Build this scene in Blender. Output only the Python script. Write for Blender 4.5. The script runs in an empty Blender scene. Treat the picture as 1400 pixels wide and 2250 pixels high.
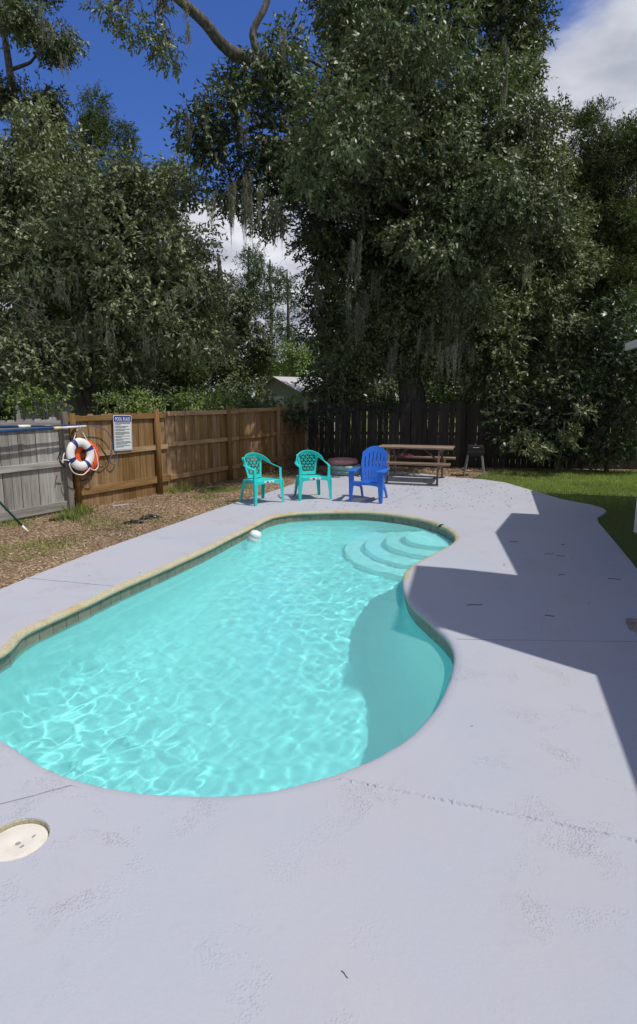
import bpy, bmesh, math, random
import numpy as np
from mathutils import Vector, Matrix, Euler

C = bpy.context.scene.collection
scn = bpy.context.scene
R = math.radians
random.seed(7)
rng = np.random.default_rng(11)

# ------------------------------------------------------------------ camera
CAM_H, PITCH, FPX = 1.9, R(11.06), 1330.0
cam_d = bpy.data.cameras.new('camera')
cam_d.sensor_fit = 'VERTICAL'
cam_d.sensor_height = 36.0
cam_d.lens = 36.0 * FPX / 2250.0
cam_d.clip_start, cam_d.clip_end = 0.05, 2000
cam = bpy.data.objects.new('camera', cam_d)
C.objects.link(cam)
cam.location = (0, 0, CAM_H)
cam.rotation_euler = (R(90) - PITCH, 0, 0)
scn.camera = cam

# ------------------------------------------------------------------ world, sun, exposure
SUN = Vector((0.48, -0.20, 1.0)).normalized()
SUN_EL = math.asin(SUN.z)
SUN_ROT = math.atan2(SUN.x, SUN.y)
w = bpy.data.worlds.new('World')
scn.world = w
w.use_nodes = True
nt = w.node_tree
for n in list(nt.nodes):
    nt.nodes.remove(n)
def N(t, tp, **kw):
    n = t.nodes.new(tp)
    for k, v in kw.items():
        setattr(n, k, v)
    return n
out = N(nt, 'ShaderNodeOutputWorld')
bg = N(nt, 'ShaderNodeBackground')
bg.inputs['Strength'].default_value = 0.10
sky = N(nt, 'ShaderNodeTexSky', sky_type='NISHITA')
sky.sun_disc = False
sky.sun_elevation, sky.sun_rotation = SUN_EL, SUN_ROT
sky.air_density, sky.dust_density, sky.ozone_density = 1.0, 0.3, 3.0
tc = N(nt, 'ShaderNodeTexCoord')
sep = N(nt, 'ShaderNodeSeparateXYZ')
nt.links.new(tc.outputs['Generated'], sep.inputs[0])
def M(t, op, a, b=None, c=None, clamp=False):
    n = N(t, 'ShaderNodeMath', operation=op)
    n.use_clamp = clamp
    for i, x in enumerate((a, b, c)):
        if x is None:
            continue
        if isinstance(x, (int, float)):
            n.inputs[i].default_value = x
        else:
            t.links.new(x, n.inputs[i])
    return n.outputs[0]
zc = M(nt, 'ADD', M(nt, 'MAXIMUM', sep.outputs[2], 0.0), 0.22)
cmb = N(nt, 'ShaderNodeCombineXYZ')
nt.links.new(M(nt, 'DIVIDE', sep.outputs[0], zc), cmb.inputs[0])
nt.links.new(M(nt, 'DIVIDE', sep.outputs[1], zc), cmb.inputs[1])
cmb.inputs[2].default_value = 0.0
mp = N(nt, 'ShaderNodeMapping')
mp.inputs['Location'].default_value = (0.35, 0.0, 3.7)
nt.links.new(cmb.outputs[0], mp.inputs[0])
nz = N(nt, 'ShaderNodeTexNoise')
nz.inputs['Scale'].default_value = 1.5
nz.inputs['Detail'].default_value = 10
nz.inputs['Roughness'].default_value = 0.55
nz.inputs['Distortion'].default_value = 0.3
nt.links.new(mp.outputs[0], nz.inputs['Vector'])
# more cloud towards the horizon and over the house on the east side
low = M(nt, 'MULTIPLY', M(nt, 'SUBTRACT', 0.42, sep.outputs[2], clamp=True), 1.2)
east = M(nt, 'MULTIPLY', M(nt, 'SUBTRACT', sep.outputs[0], 0.16, clamp=True), 0.9)
gapv = N(nt, 'ShaderNodeVectorMath', operation='DOT_PRODUCT')
gapv.inputs[1].default_value = Vector((-0.25, 0.78, 0.58)).normalized()
nt.links.new(tc.outputs['Generated'], gapv.inputs[0])
hole = N(nt, 'ShaderNodeMapRange', interpolation_type='SMOOTHSTEP')
for i_, q_ in enumerate((0.90, 0.975, 0.0, -0.34)):
    hole.inputs[i_ + 1].default_value = q_
nt.links.new(gapv.outputs['Value'], hole.inputs[0])
cov = M(nt, 'ADD', M(nt, 'ADD', nz.outputs[0], hole.outputs[0]), M(nt, 'ADD', low, east))
ramp = N(nt, 'ShaderNodeMapRange')
ramp.inputs[1].default_value, ramp.inputs[2].default_value = 0.475, 0.60  # low threshold: extra unseen cloud overhead and behind brightens the shade
ramp.interpolation_type = 'SMOOTHSTEP'
nt.links.new(cov, ramp.inputs[0])
nz2 = N(nt, 'ShaderNodeTexNoise')
nz2.inputs['Scale'].default_value = 3.2
nz2.inputs['Detail'].default_value = 8
nt.links.new(mp.outputs[0], nz2.inputs['Vector'])
crv = N(nt, 'ShaderNodeMapRange')
crv.inputs[1].default_value, crv.inputs[2].default_value = 0.35, 0.68
nt.links.new(nz2.outputs[0], crv.inputs[0])
cmix = N(nt, 'ShaderNodeMix', data_type='RGBA')
cmix.inputs[6].default_value = (3.4, 3.7, 4.6, 1)
cmix.inputs[7].default_value = (8.3, 8.4, 9.0, 1)
nt.links.new(crv.outputs[0], cmix.inputs[0])
tint = N(nt, 'ShaderNodeMix', data_type='RGBA', blend_type='MULTIPLY')
tint.inputs[0].default_value = 1.0
tint.inputs[7].default_value = (0.47, 0.68, 1.22, 1)
nt.links.new(sky.outputs[0], tint.inputs[6])
smix = N(nt, 'ShaderNodeMix', data_type='RGBA')
nt.links.new(ramp.outputs[0], smix.inputs[0])
nt.links.new(tint.outputs[2], smix.inputs[6])
nt.links.new(cmix.outputs[2], smix.inputs[7])
nt.links.new(smix.outputs[2], bg.inputs['Color'])
nt.links.new(bg.outputs[0], out.inputs[0])

sun_d = bpy.data.lights.new('sun', 'SUN')
sun_d.energy = 3.4
sun_d.angle = R(0.5)
sun_d.color = (1.0, 0.96, 0.90)
sun = bpy.data.objects.new('sun', sun_d)
C.objects.link(sun)
sun.rotation_euler = SUN.to_track_quat('Z', 'Y').to_euler()
sun_d.cycles.is_caustics_light = True

vs = scn.view_settings
vs.view_transform = 'Standard'
vs.look = 'None'
vs.exposure, vs.gamma = 0.0, 1.0
vs.use_curve_mapping = False
scn.render.engine = 'CYCLES'
cy = scn.cycles
cy.max_bounces, cy.diffuse_bounces, cy.glossy_bounces = 12, 6, 3
cy.transmission_bounces, cy.transparent_max_bounces = 6, 8
cy.use_denoising = True
cy.sample_clamp_indirect = 4.0

# ------------------------------------------------------------------ pixel-of-the-photograph to metres
_c, _s = math.cos(PITCH), math.sin(PITCH)
def ray(u, v):
    x, y = (u - 700) / FPX, -(v - 1125) / FPX
    return Vector((x, _c + y * _s, -_s + y * _c))
def gp(u, v, z=0.0):
    d = ray(u, v)
    return Vector((0, 0, CAM_H)) + d * ((z - CAM_H) / d.z)
def at(u, v, depth):
    return Vector((0, 0, CAM_H)) + ray(u, v) * depth

# ------------------------------------------------------------------ materials
def mat(name, col, rough=0.6, spec=0.5, metal=0.0):
    m = bpy.data.materials.new(name)
    m.use_nodes = True
    b = m.node_tree.nodes['Principled BSDF']
    b.inputs['Base Color'].default_value = (*col, 1)
    b.inputs['Roughness'].default_value = rough
    b.inputs['Specular IOR Level'].default_value = spec
    b.inputs['Metallic'].default_value = metal
    return m
def nodes(m):
    return m.node_tree, m.node_tree.nodes['Principled BSDF']
def noise(t, vec, scale, detail=4, rough=0.55, dist=0.0):
    n = N(t, 'ShaderNodeTexNoise')
    n.inputs['Scale'].default_value = scale
    n.inputs['Detail'].default_value = detail
    n.inputs['Roughness'].default_value = rough
    n.inputs['Distortion'].default_value = dist
    if vec is not None:
        t.links.new(vec, n.inputs['Vector'])
    return n.outputs[0]
def maprange(t, x, a, b, c=0.0, d=1.0):
    n = N(t, 'ShaderNodeMapRange')
    for i, q in enumerate((a, b, c, d)):
        n.inputs[i + 1].default_value = q
    t.links.new(x, n.inputs[0])
    return n.outputs[0]
def ramp_cols(t, x, stops):
    n = N(t, 'ShaderNodeValToRGB')
    e = n.color_ramp.elements
    while len(e) < len(stops):
        e.new(0.5)
    for i, (p, c) in enumerate(stops):
        e[i].position = p
        e[i].color = (*c, 1)
    t.links.new(x, n.inputs[0])
    return n.outputs[0]
def mixc(t, f, a, b, blend='MIX'):
    n = N(t, 'ShaderNodeMix', data_type='RGBA', blend_type=blend)
    for i, x in ((0, f), (6, a), (7, b)):
        if isinstance(x, (int, float)):
            n.inputs[i].default_value = x
        elif isinstance(x, tuple):
            n.inputs[i].default_value = (*x, 1)
        else:
            t.links.new(x, n.inputs[i])
    return n.outputs[2]
def bump(t, b, h, strength=0.3, dist=0.01):
    n = N(t, 'ShaderNodeBump')
    n.inputs['Strength'].default_value = strength
    n.inputs['Distance'].default_value = dist
    t.links.new(h, n.inputs['Height'])
    t.links.new(n.outputs[0], b.inputs['Normal'])
def objco(t, scale=(1, 1, 1), rand=True):
    tcn = N(t, 'ShaderNodeTexCoord')
    m = N(t, 'ShaderNodeMapping')
    m.inputs['Scale'].default_value = scale
    t.links.new(tcn.outputs['Object'], m.inputs[0])
    if rand:
        oi = N(t, 'ShaderNodeObjectInfo')
        v = N(t, 'ShaderNodeVectorMath', operation='SCALE')
        v.inputs[0].default_value = (37.0, 17.0, 53.0)
        t.links.new(oi.outputs['Random'], v.inputs['Scale'])
        t.links.new(v.outputs[0], m.inputs['Location'])
    return m.outputs[0]
def worldco(t):
    return N(t, 'ShaderNodeNewGeometry').outputs['Position']

def paint_mat(name, base, worn, stain):
    m = mat(name, base, 0.75, 0.3)
    t, b = nodes(m)
    p = worldco(t)
    big = noise(t, p, 0.9, 5, 0.6)
    mid = noise(t, p, 5.0, 6, 0.65)
    fine = noise(t, p, 120.0, 3)
    c1 = mixc(t, maprange(t, big, 0.35, 0.7), base, worn)
    c2 = mixc(t, maprange(t, mid, 0.62, 0.8, 0, 0.28), c1, stain)
    c3 = mixc(t, maprange(t, fine, 0.3, 0.7, 0.0, 0.10), c2, (0.6, 0.6, 0.62))
    # scuffed, greyer patches with a shape of their own
    sc = noise(t, p, 1.7, 8, 0.72, 0.6)
    c4 = mixc(t, maprange(t, sc, 0.60, 0.76, 0, 0.40), c3, stain)
    pk = noise(t, p, 0.55, 4, 0.6)
    c4 = mixc(t, maprange(t, pk, 0.48, 0.72, 0, 0.5), c4, (0.475, 0.43, 0.455))
    t.links.new(c4, b.inputs['Base Color'])
    # blistered paint: small rounded flakes in drifts
    vor = N(t, 'ShaderNodeTexVoronoi', feature='F1')
    vor.inputs['Scale'].default_value = 85.0
    t.links.new(p, vor.inputs['Vector'])
    drift = maprange(t, noise(t, p, 3.2, 3, 0.6, 0.4), 0.50, 0.60)
    drift2 = maprange(t, noise(t, p, 1.1, 2), 0.42, 0.6)
    bl = M(t, 'MULTIPLY', M(t, 'MULTIPLY', maprange(t, vor.outputs['Distance'], 0.15, 0.55, 1, 0), drift), drift2)
    rough_h = M(t, 'ADD', M(t, 'MULTIPLY', noise(t, p, 60.0, 5, 0.6), 0.30), M(t, 'MULTIPLY', mid, 0.8))
    lump = noise(t, p, 22.0, 4, 0.6)
    h = M(t, 'ADD', M(t, 'MULTIPLY', bl, 1.3), M(t, 'ADD', rough_h, M(t, 'MULTIPLY', lump, 0.7)))
    bump(t, b, h, 0.8, 0.0036)
    return m
M_deck = paint_mat('lavender_deck_paint', (0.408, 0.432, 0.486), (0.448, 0.446, 0.488), (0.31, 0.31, 0.345))
M_dark = mat('joint_dirt', (0.27, 0.27, 0.31), 0.9, 0.1)

def coping_mat():
    m = mat('cream_aggregate', (0.5, 0.44, 0.3), 0.9, 0.2)
    t, b = nodes(m)
    p = worldco(t)
    c = ramp_cols(t, noise(t, p, 90, 5, 0.7), [(0.3, (0.32, 0.27, 0.17)), (0.5, (0.50, 0.45, 0.31)), (0.72, (0.66, 0.62, 0.48))])
    rust = maprange(t, noise(t, p, 1.4, 3), 0.60, 0.72, 0, 0.6)
    c = mixc(t, rust, c, (0.50, 0.27, 0.07))
    algae = maprange(t, noise(t, p, 6, 4), 0.5, 0.75, 0, 0.35)
    c = mixc(t, algae, c, (0.24, 0.25, 0.14))
    t.links.new(c, b.inputs['Base Color'])
    bump(t, b, noise(t, p, 160, 4, 0.7), 0.8, 0.006)
    return m
M_coping = coping_mat()
def tile_mat(name, a, bcol):
    m = mat(name, a, 0.35, 0.5)
    t, b = nodes(m)
    p = worldco(t)
    c = mixc(t, maprange(t, noise(t, p, 14, 6, 0.7), 0.3, 0.7), a, bcol)
    t.links.new(c, b.inputs['Base Color'])
    bump(t, b, noise(t, p, 60, 3), 0.2, 0.003)
    return m
TILES = [tile_mat('slate_tile_a', (0.16, 0.155, 0.11), (0.25, 0.22, 0.16)), tile_mat('slate_tile_b', (0.20, 0.165, 0.12), (0.28, 0.25, 0.19)),
         tile_mat('slate_tile_c', (0.13, 0.14, 0.11), (0.22, 0.21, 0.15))]
M_grout = mat('grout', (0.42, 0.43, 0.36), 0.9)
def plaster_mat(name, a, bcol):
    m = mat(name, a, 0.8, 0.2)
    t, b = nodes(m)
    p = worldco(t)
    c = mixc(t, maprange(t, noise(t, p, 1.3, 5, 0.6), 0.35, 0.7), a, bcol)
    t.links.new(c, b.inputs['Base Color'])
    return m
M_plaster = plaster_mat('pool_plaster', (0.60, 0.895, 0.89), (0.67, 0.925, 0.89))
M_step = plaster_mat('pool_step_plaster', (0.95, 0.96, 0.95), (0.91, 0.95, 0.93))

def water_mat():
    m = bpy.data.materials.new('pool_water')
    m.use_nodes = True
    t = m.node_tree
    t.nodes.clear()
    o = N(t, 'ShaderNodeOutputMaterial')
    g = N(t, 'ShaderNodeBsdfGlass')
    g.inputs['Color'].default_value = (0.615, 0.962, 0.975, 1)
    g.inputs['Roughness'].default_value = 0.0
    g.inputs['IOR'].default_value = 1.33
    d_ = N(t, 'ShaderNodeBsdfDiffuse')                 # fine suspended matter just under the surface
    d_.inputs['Color'].default_value = (0.44, 0.87, 0.835, 1)
    mx = N(t, 'ShaderNodeMixShader')
    mx.inputs[0].default_value = 0.20
    t.links.new(g.outputs[0], mx.inputs[1])
    t.links.new(d_.outputs[0], mx.inputs[2])
    t.links.new(mx.outputs[0], o.inputs['Surface'])
    return m
M_water = water_mat()

def wood_mat(name, cols, axis, rough=0.85, scale=1.0, wear=0.5):
    m = mat(name, cols[1], rough, 0.2)
    t, b = nodes(m)
    sc = [26 * scale] * 3
    sc[axis] = 1.6 * scale
    v = objco(t, tuple(sc))
    g = noise(t, v, 1.0, 6, 0.65, 0.8)
    c = ramp_cols(t, g, [(0.28, cols[0]), (0.5, cols[1]), (0.72, cols[2])])
    sc2 = [5 * scale] * 3
    sc2[axis] = 0.9 * scale
    g2 = noise(t, objco(t, tuple(sc2)), 1.0, 4, 0.6, 0.4)
    c = mixc(t, maprange(t, g2, 0.45, 0.75, 0, wear), c, cols[3])
    oi = N(t, 'ShaderNodeObjectInfo')
    hsv = N(t, 'ShaderNodeHueSaturation')
    t.links.new(maprange(t, oi.outputs['Random'], 0, 1, 0.72, 1.25), hsv.inputs['Value'])
    t.links.new(maprange(t, oi.outputs['Random'], 0, 1, 1.15, 0.85), hsv.inputs['Saturation'])
    t.links.new(c, hsv.inputs['Color'])
    t.links.new(hsv.outputs[0], b.inputs['Base Color'])
    bump(t, b, g, 0.4, 0.004)
    return m
BROWN = [(0.135, 0.078, 0.036), (0.265, 0.165, 0.078), (0.36, 0.238, 0.125), (0.14, 0.09, 0.05)]
GREYW = [(0.19, 0.178, 0.165), (0.34, 0.325, 0.305), (0.46, 0.44, 0.415), (0.15, 0.135, 0.11)]
SHADEW = [(0.026, 0.022, 0.019), (0.048, 0.042, 0.036), (0.08, 0.07, 0.061), (0.026, 0.022, 0.019)]  # wood colour darkened to carry the deep shade under the crowns
TABW = [(0.12, 0.08, 0.055), (0.245, 0.172, 0.125), (0.36, 0.275, 0.21), (0.13, 0.085, 0.06)]
M_brown_z = wood_mat('brown_fence_board', BROWN, 2)
M_brown_x = wood_mat('brown_fence_rail', [tuple(q * 1.15 for q in c) for c in BROWN], 0)
M_grey_z = wood_mat('grey_fence_board', GREYW, 2)
M_grey_x = wood_mat('grey_fence_rail', GREYW, 0)
M_shade_z = wood_mat('shade_toned_fence_board', SHADEW, 2)
M_shade_x = wood_mat('shade_toned_fence_rail', SHADEW, 0)
M_tab_x = wood_mat('picnic_plank', TABW, 0)
M_tab_z = wood_mat('picnic_leg_wood', [tuple(q * 0.8 for q in c) for c in TABW], 2)

M_post_old = wood_mat('old_post_wood', [(0.10, 0.085, 0.07), (0.19, 0.165, 0.14), (0.27, 0.24, 0.21), (0.09, 0.075, 0.06)], 2)

def bark_mat():
    m = mat('oak_bark', (0.10, 0.08, 0.06), 0.95, 0.1)
    t, b = nodes(m)
    p = worldco(t)
    mpn = N(t, 'ShaderNodeMapping')
    mpn.inputs['Scale'].default_value = (9, 9, 2.5)
    t.links.new(p, mpn.inputs[0])
    g = noise(t, mpn.outputs[0], 1.5, 6, 0.7, 0.5)
    c = ramp_cols(t, g, [(0.3, (0.035, 0.030, 0.025)), (0.55, (0.125, 0.113, 0.098)), (0.75, (0.26, 0.248, 0.225))])
    t.links.new(c, b.inputs['Base Color'])
    bump(t, b, g, 0.8, 0.03)
    return m
M_bark = bark_mat()
def leaf_mat(name, a, bcol, c3, rough=0.42, trans=0.13, spec=0.5):
    m = bpy.data.materials.new(name)
    m.use_nodes = True
    t, b = nodes(m)
    ge = N(t, 'ShaderNodeNewGeometry')
    c = ramp_cols(t, ge.outputs['Random Per Island'], [(0.0, a), (0.55, bcol), (0.93, c3), (1.0, (0.13, 0.09, 0.03))])
    big = maprange(t, noise(t, ge.outputs['Position'], 0.55, 3), 0.35, 0.65, 0.65, 1.3)
    h = N(t, 'ShaderNodeHueSaturation')
    t.links.new(big, h.inputs['Value'])
    t.links.new(c, h.inputs['Color'])
    t.links.new(h.outputs[0], b.inputs['Base Color'])
    b.inputs['Roughness'].default_value = rough
    b.inputs['Specular IOR Level'].default_value = spec * 0.7
    tr = N(t, 'ShaderNodeBsdfTranslucent')
    t.links.new(mixc(t, 1.0, h.outputs[0], (1.1, 1.4, 0.5), 'MULTIPLY'), tr.inputs['Color'])
    mx = N(t, 'ShaderNodeMixShader')
    mx.inputs[0].default_value = trans
    t.links.new(b.outputs[0], mx.inputs[1])
    t.links.new(tr.outputs[0], mx.inputs[2])
    t.links.new(mx.outputs[0], t.nodes['Material Output'].inputs['Surface'])
    return m
L_oak = leaf_mat('oak_leaf', (0.054, 0.076, 0.030), (0.115, 0.145, 0.066), (0.20, 0.228, 0.13), 0.44)
L_oak3 = leaf_mat('sun_toned_grey_oak_leaf', (0.10, 0.122, 0.055), (0.195, 0.222, 0.115), (0.30, 0.32, 0.20), 0.42, 0.13)  # greyer oak leaf, its sunlit brightness put into the colour
L_oak2 = leaf_mat('olive_oak_leaf', (0.068, 0.086, 0.034), (0.14, 0.162, 0.07), (0.22, 0.24, 0.13), 0.44)
L_cedar = leaf_mat('cedar_leaf', (0.045, 0.066, 0.024), (0.078, 0.105, 0.036), (0.115, 0.14, 0.05), 0.7, 0.2, 0.2)
L_pine = leaf_mat('pine_leaf', (0.04, 0.07, 0.03), (0.06, 0.10, 0.04), (0.09, 0.13, 0.05), 0.6, 0.2, 0.3)
L_bright = leaf_mat('bright_shrub_leaf', (0.11, 0.16, 0.04), (0.19, 0.26, 0.07), (0.30, 0.36, 0.15), 0.4, 0.3)  # yellow-green, brightened to stand for sun that tree shade keeps off
L_gloss = leaf_mat('glossy_shrub_leaf', (0.035, 0.058, 0.026), (0.065, 0.098, 0.045), (0.12, 0.15, 0.085), 0.36, 0.2)
L_grass = leaf_mat('grass_blade', (0.16, 0.22, 0.05), (0.25, 0.33, 0.08), (0.34, 0.38, 0.14), 0.6, 0.35, 0.3)
L_litter = leaf_mat('dead_leaf', (0.15, 0.095, 0.06), (0.35, 0.25, 0.165), (0.60, 0.48, 0.34), 0.8, 0.05, 0.2)
L_dlitter = leaf_mat('dark_dead_leaf', (0.03, 0.022, 0.016), (0.06, 0.042, 0.03), (0.10, 0.07, 0.05), 0.8, 0.0, 0.2)
L_moss = leaf_mat('spanish_moss_strand', (0.13, 0.13, 0.105), (0.22, 0.217, 0.175), (0.33, 0.32, 0.265), 0.9, 0.3, 0.05)

M_teal = mat('teal_plastic', (0.022, 0.62, 0.57), 0.42, 0.45)
M_blue = mat('blue_plastic', (0.022, 0.155, 0.64), 0.48, 0.4)
for mm, k in ((M_teal, 0.12), (M_blue, 0.12)):
    t, b = nodes(mm)
    b.inputs['Subsurface Weight'].default_value = 0.0
    p = objco(t, (1, 1, 1))
    base = tuple(b.inputs['Base Color'].default_value)[:3]
    c = mixc(t, maprange(t, noise(t, p, 7, 5, 0.7), 0.45, 0.75, 0, 0.35), base, tuple(min(1, x * 0.6 + 0.10) for x in base))
    t.links.new(c, b.inputs['Base Color'])
    bump(t, b, noise(t, p, 180, 2), 0.08, 0.002)
M_white = mat('white_plastic', (0.80, 0.80, 0.78), 0.4)
M_cream = mat('cream_plastic', (0.74, 0.69, 0.60), 0.5)
_t, _b = nodes(M_cream)
_p = worldco(_t)
_t.links.new(mixc(_t, maprange(_t, noise(_t, _p, 16, 7, 0.72, 0.5), 0.5, 0.78, 0, 0.55), (0.74, 0.69, 0.60), (0.50, 0.43, 0.33)), _b.inputs['Base Color'])
bump(_t, _b, noise(_t, _p, 90, 4), 0.25, 0.002)
M_navy = mat('navy_strap', (0.025, 0.03, 0.16), 0.7)
M_orange = mat('orange_vinyl', (0.80, 0.105, 0.02), 0.5)
M_rope = mat('white_rope', (0.76, 0.74, 0.72), 0.8)
M_black = mat('black_rubber', (0.012, 0.012, 0.013), 0.5)
M_bluehose = mat('blue_grey_hose', (0.10, 0.14, 0.22), 0.35)
M_polebl = mat('blue_pole_paint', (0.014, 0.062, 0.19), 0.3)
M_yellow = mat('yellow_grip', (0.75, 0.68, 0.35), 0.5)
M_green = mat('green_pole_paint', (0.012, 0.075, 0.06), 0.4)
M_signn = mat('sign_navy', (0.02, 0.035, 0.22), 0.4)
M_signw = mat('sign_white', (0.72, 0.74, 0.76), 0.35)
M_ink = mat('sign_ink', (0.05, 0.05, 0.06), 0.6)
M_metal = mat('grey_metal', (0.35, 0.35, 0.35), 0.4, 0.5, 0.8)
M_grill = mat('black_grill_paint', (0.016, 0.016, 0.017), 0.5)
M_grleg = mat('grill_leg_grey', (0.28, 0.27, 0.25), 0.55)
M_pink = mat('pink_vinyl', (0.40, 0.21, 0.20), 0.4)
M_aqua = mat('aqua_vinyl', (0.24, 0.42, 0.37), 0.4)
M_plum = mat('plum_cloth', (0.16, 0.025, 0.06), 0.9)
M_trim = mat('white_trim', (0.74, 0.75, 0.74), 0.5)
M_wallw = mat('pale_wall', (0.55, 0.56, 0.53), 0.8)
M_shed = mat('beige_shed_siding', (0.42, 0.40, 0.35), 0.8)
M_shedr = mat('pale_tin_roof', (0.52, 0.49, 0.46), 0.5)
M_darkglass = mat('dark_glass', (0.02, 0.025, 0.03), 0.08)
M_greyb = mat('grey_block_wall', (0.09, 0.097, 0.097), 0.9)
M_roofp = mat('pale_metal_roof', (0.42, 0.50, 0.50), 0.5)
M_plastic_black = mat('black_plastic_film', (0.014, 0.014, 0.016), 0.35)
def brick_mat():
    m = mat('house_brick', (0.3, 0.13, 0.09), 0.9)
    t, b = nodes(m)
    br = N(t, 'ShaderNodeTexBrick')
    br.inputs['Color1'].default_value = (0.30, 0.12, 0.08, 1)
    br.inputs['Color2'].default_value = (0.22, 0.09, 0.06, 1)
    br.inputs['Mortar'].default_value = (0.42, 0.4, 0.37, 1)
    br.inputs['Scale'].default_value = 4.5
    t.links.new(objco(t, (1, 1, 1), False), br.inputs['Vector'])
    t.links.new(br.outputs['Color'], b.inputs['Base Color'])
    return m
M_brick = brick_mat()
def stone_mat():
    m = mat('rough_stone', (0.28, 0.24, 0.21), 0.9)
    t, b = nodes(m)
    p = worldco(t)
    g = noise(t, p, 18, 6, 0.7)
    t.links.new(ramp_cols(t, g, [(0.35, (0.10, 0.08, 0.07)), (0.55, (0.28, 0.23, 0.20)), (0.75, (0.42, 0.37, 0.33))]), b.inputs['Base Color'])
    bump(t, b, g, 0.8, 0.02)
    return m
M_stone = stone_mat()
def soil_mat(name, stops, gcol, gthr):
    m = mat(name, stops[1], 0.95, 0.1)
    t, b = nodes(m)
    p = worldco(t)
    g = noise(t, p, 26, 8, 0.75)
    c = ramp_cols(t, g, [(0.32, stops[0]), (0.5, stops[1]), (0.70, stops[2])])
    c = mixc(t, maprange(t, noise(t, p, 0.9, 6, 0.65), gthr, gthr + 0.15, 0, 0.55), c, gcol)
    t.links.new(c, b.inputs['Base Color'])
    bump(t, b, g, 0.9, 0.03)
    return m
M_soil = soil_mat('leaf_litter_soil', ((0.14, 0.088, 0.052), (0.31, 0.21, 0.135), (0.50, 0.37, 0.25)), (0.20, 0.19, 0.085), 0.52)
M_lawn = soil_mat('lawn_soil', ((0.07, 0.095, 0.028), (0.125, 0.16, 0.045), (0.18, 0.21, 0.07)), (0.10, 0.075, 0.045), 0.58)

# ------------------------------------------------------------------ mesh helpers
class MB:
    def __init__(self):
        self.v, self.f = [], []
    def add(self, vs, fs):
        o = len(self.v)
        self.v += [tuple(p) for p in vs]
        self.f += [tuple(i + o for i in f) for f in fs]
        return self
    def box(self, c, s, rot=None):
        c = Vector(c)
        vs = []
        for z in (-.5, .5):
            for x, y in ((-.5, -.5), (.5, -.5), (.5, .5), (-.5, .5)):
                p = Vector((x * s[0], y * s[1], z * s[2]))
                if rot is not None:
                    p = rot @ p
                vs.append(c + p)
        return self.add(vs, [(3, 2, 1, 0), (4, 5, 6, 7), (0, 1, 5, 4), (1, 2, 6, 5), (2, 3, 7, 6), (3, 0, 4, 7)])
    def beam(self, pts, sizes, side=(1, 0, 0)):
        """rectangular section swept along pts; sizes = (width along side, thickness) for each point"""
        pts = [Vector(p) for p in pts]
        rings = []
        for i, p in enumerate(pts):
            a, b = pts[max(i - 1, 0)], pts[min(i + 1, len(pts) - 1)]
            d = (b - a).normalized()
            s = Vector(side[i]) if isinstance(side, list) else Vector(side)
            s = (s - d * s.dot(d)).normalized()
            n = d.cross(s)
            wd, th = sizes[i] if isinstance(sizes, list) else sizes
            rings.append([p + s * wd / 2 + n * th / 2, p - s * wd / 2 + n * th / 2, p - s * wd / 2 - n * th / 2, p + s * wd / 2 - n * th / 2])
        vs = [q for r in rings for q in r]
        fs = []
        for i in range(len(rings) - 1):
            for k in range(4):
                fs.append((i * 4 + k, i * 4 + (k + 1) % 4, i * 4 + 4 + (k + 1) % 4, i * 4 + 4 + k))
        n = len(rings) * 4
        fs += [(3, 2, 1, 0), (n - 4, n - 3, n - 2, n - 1)]
        return self.add(vs, fs)
    def tube(self, pts, rad, n=8, closed=False, cap=True):
        pts = [Vector(p) for p in pts]
        m = len(pts)
        rad = rad if isinstance(rad, (list, tuple)) else [rad] * m
        prev = None
        vs, fs = [], []
        for i, p in enumerate(pts):
            a = pts[(i - 1) % m] if closed else pts[max(i - 1, 0)]
            b = pts[(i + 1) % m] if closed else pts[min(i + 1, m - 1)]
            d = (b - a).normalized()
            if prev is None:
                u = d.orthogonal().normalized()
            else:
                u = (prev - d * prev.dot(d)).normalized()
            prev = u
            q = d.cross(u)
            for k in range(n):
                an = 2 * math.pi * k / n
                vs.append(p + (u * math.cos(an) + q * math.sin(an)) * rad[i])
        for i in range(m if closed else m - 1):
            j = (i + 1) % m
            for k in range(n):
                fs.append((i * n + k, i * n + (k + 1) % n, j * n + (k + 1) % n, j * n + k))
        if cap and not closed:
            fs += [tuple(range(n))[::-1], tuple((m - 1) * n + k for k in range(n))]
        return self.add(vs, fs)
    def lathe(self, prof, n=32, c=(0, 0, 0)):
        c = Vector(c)
        vs, fs = [], []
        for r, z in prof:
            for k in range(n):
                a = 2 * math.pi * k / n
                vs.append(c + Vector((r * math.cos(a), r * math.sin(a), z)))
        for i in range(len(prof) - 1):
            for k in range(n):
                fs.append((i * n + k, i * n + (k + 1) % n, (i + 1) * n + (k + 1) % n, (i + 1) * n + k))
        return self.add(vs, fs)
    def prism(self, poly, h0, h1, f=None):
        """polygon (2D) extruded from h0 to h1; f maps (a, b, h) to a point"""
        f = f or (lambda a, b, h: (a, b, h))
        n = len(poly)
        vs = [f(a, b, h0) for a, b in poly] + [f(a, b, h1) for a, b in poly]
        fs = [tuple(range(n))[::-1], tuple(range(n, 2 * n))] + [(i, (i + 1) % n, n + (i + 1) % n, n + i) for i in range(n)]
        return self.add(vs, fs)
    def mesh(self, name):
        me = bpy.data.meshes.new(name)
        me.from_pydata(self.v, [], self.f)
        me.update()
        return me
    def build(self, name, m, parent=None, smooth=False, bevel=0.0, fix=True):
        me = self.mesh(name)
        if fix:
            bm = bmesh.new()
            bm.from_mesh(me)
            bmesh.ops.recalc_face_normals(bm, faces=bm.faces)
            bm.to_mesh(me)
            bm.free()
        return link(name, me, m, parent, smooth, bevel)
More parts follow.
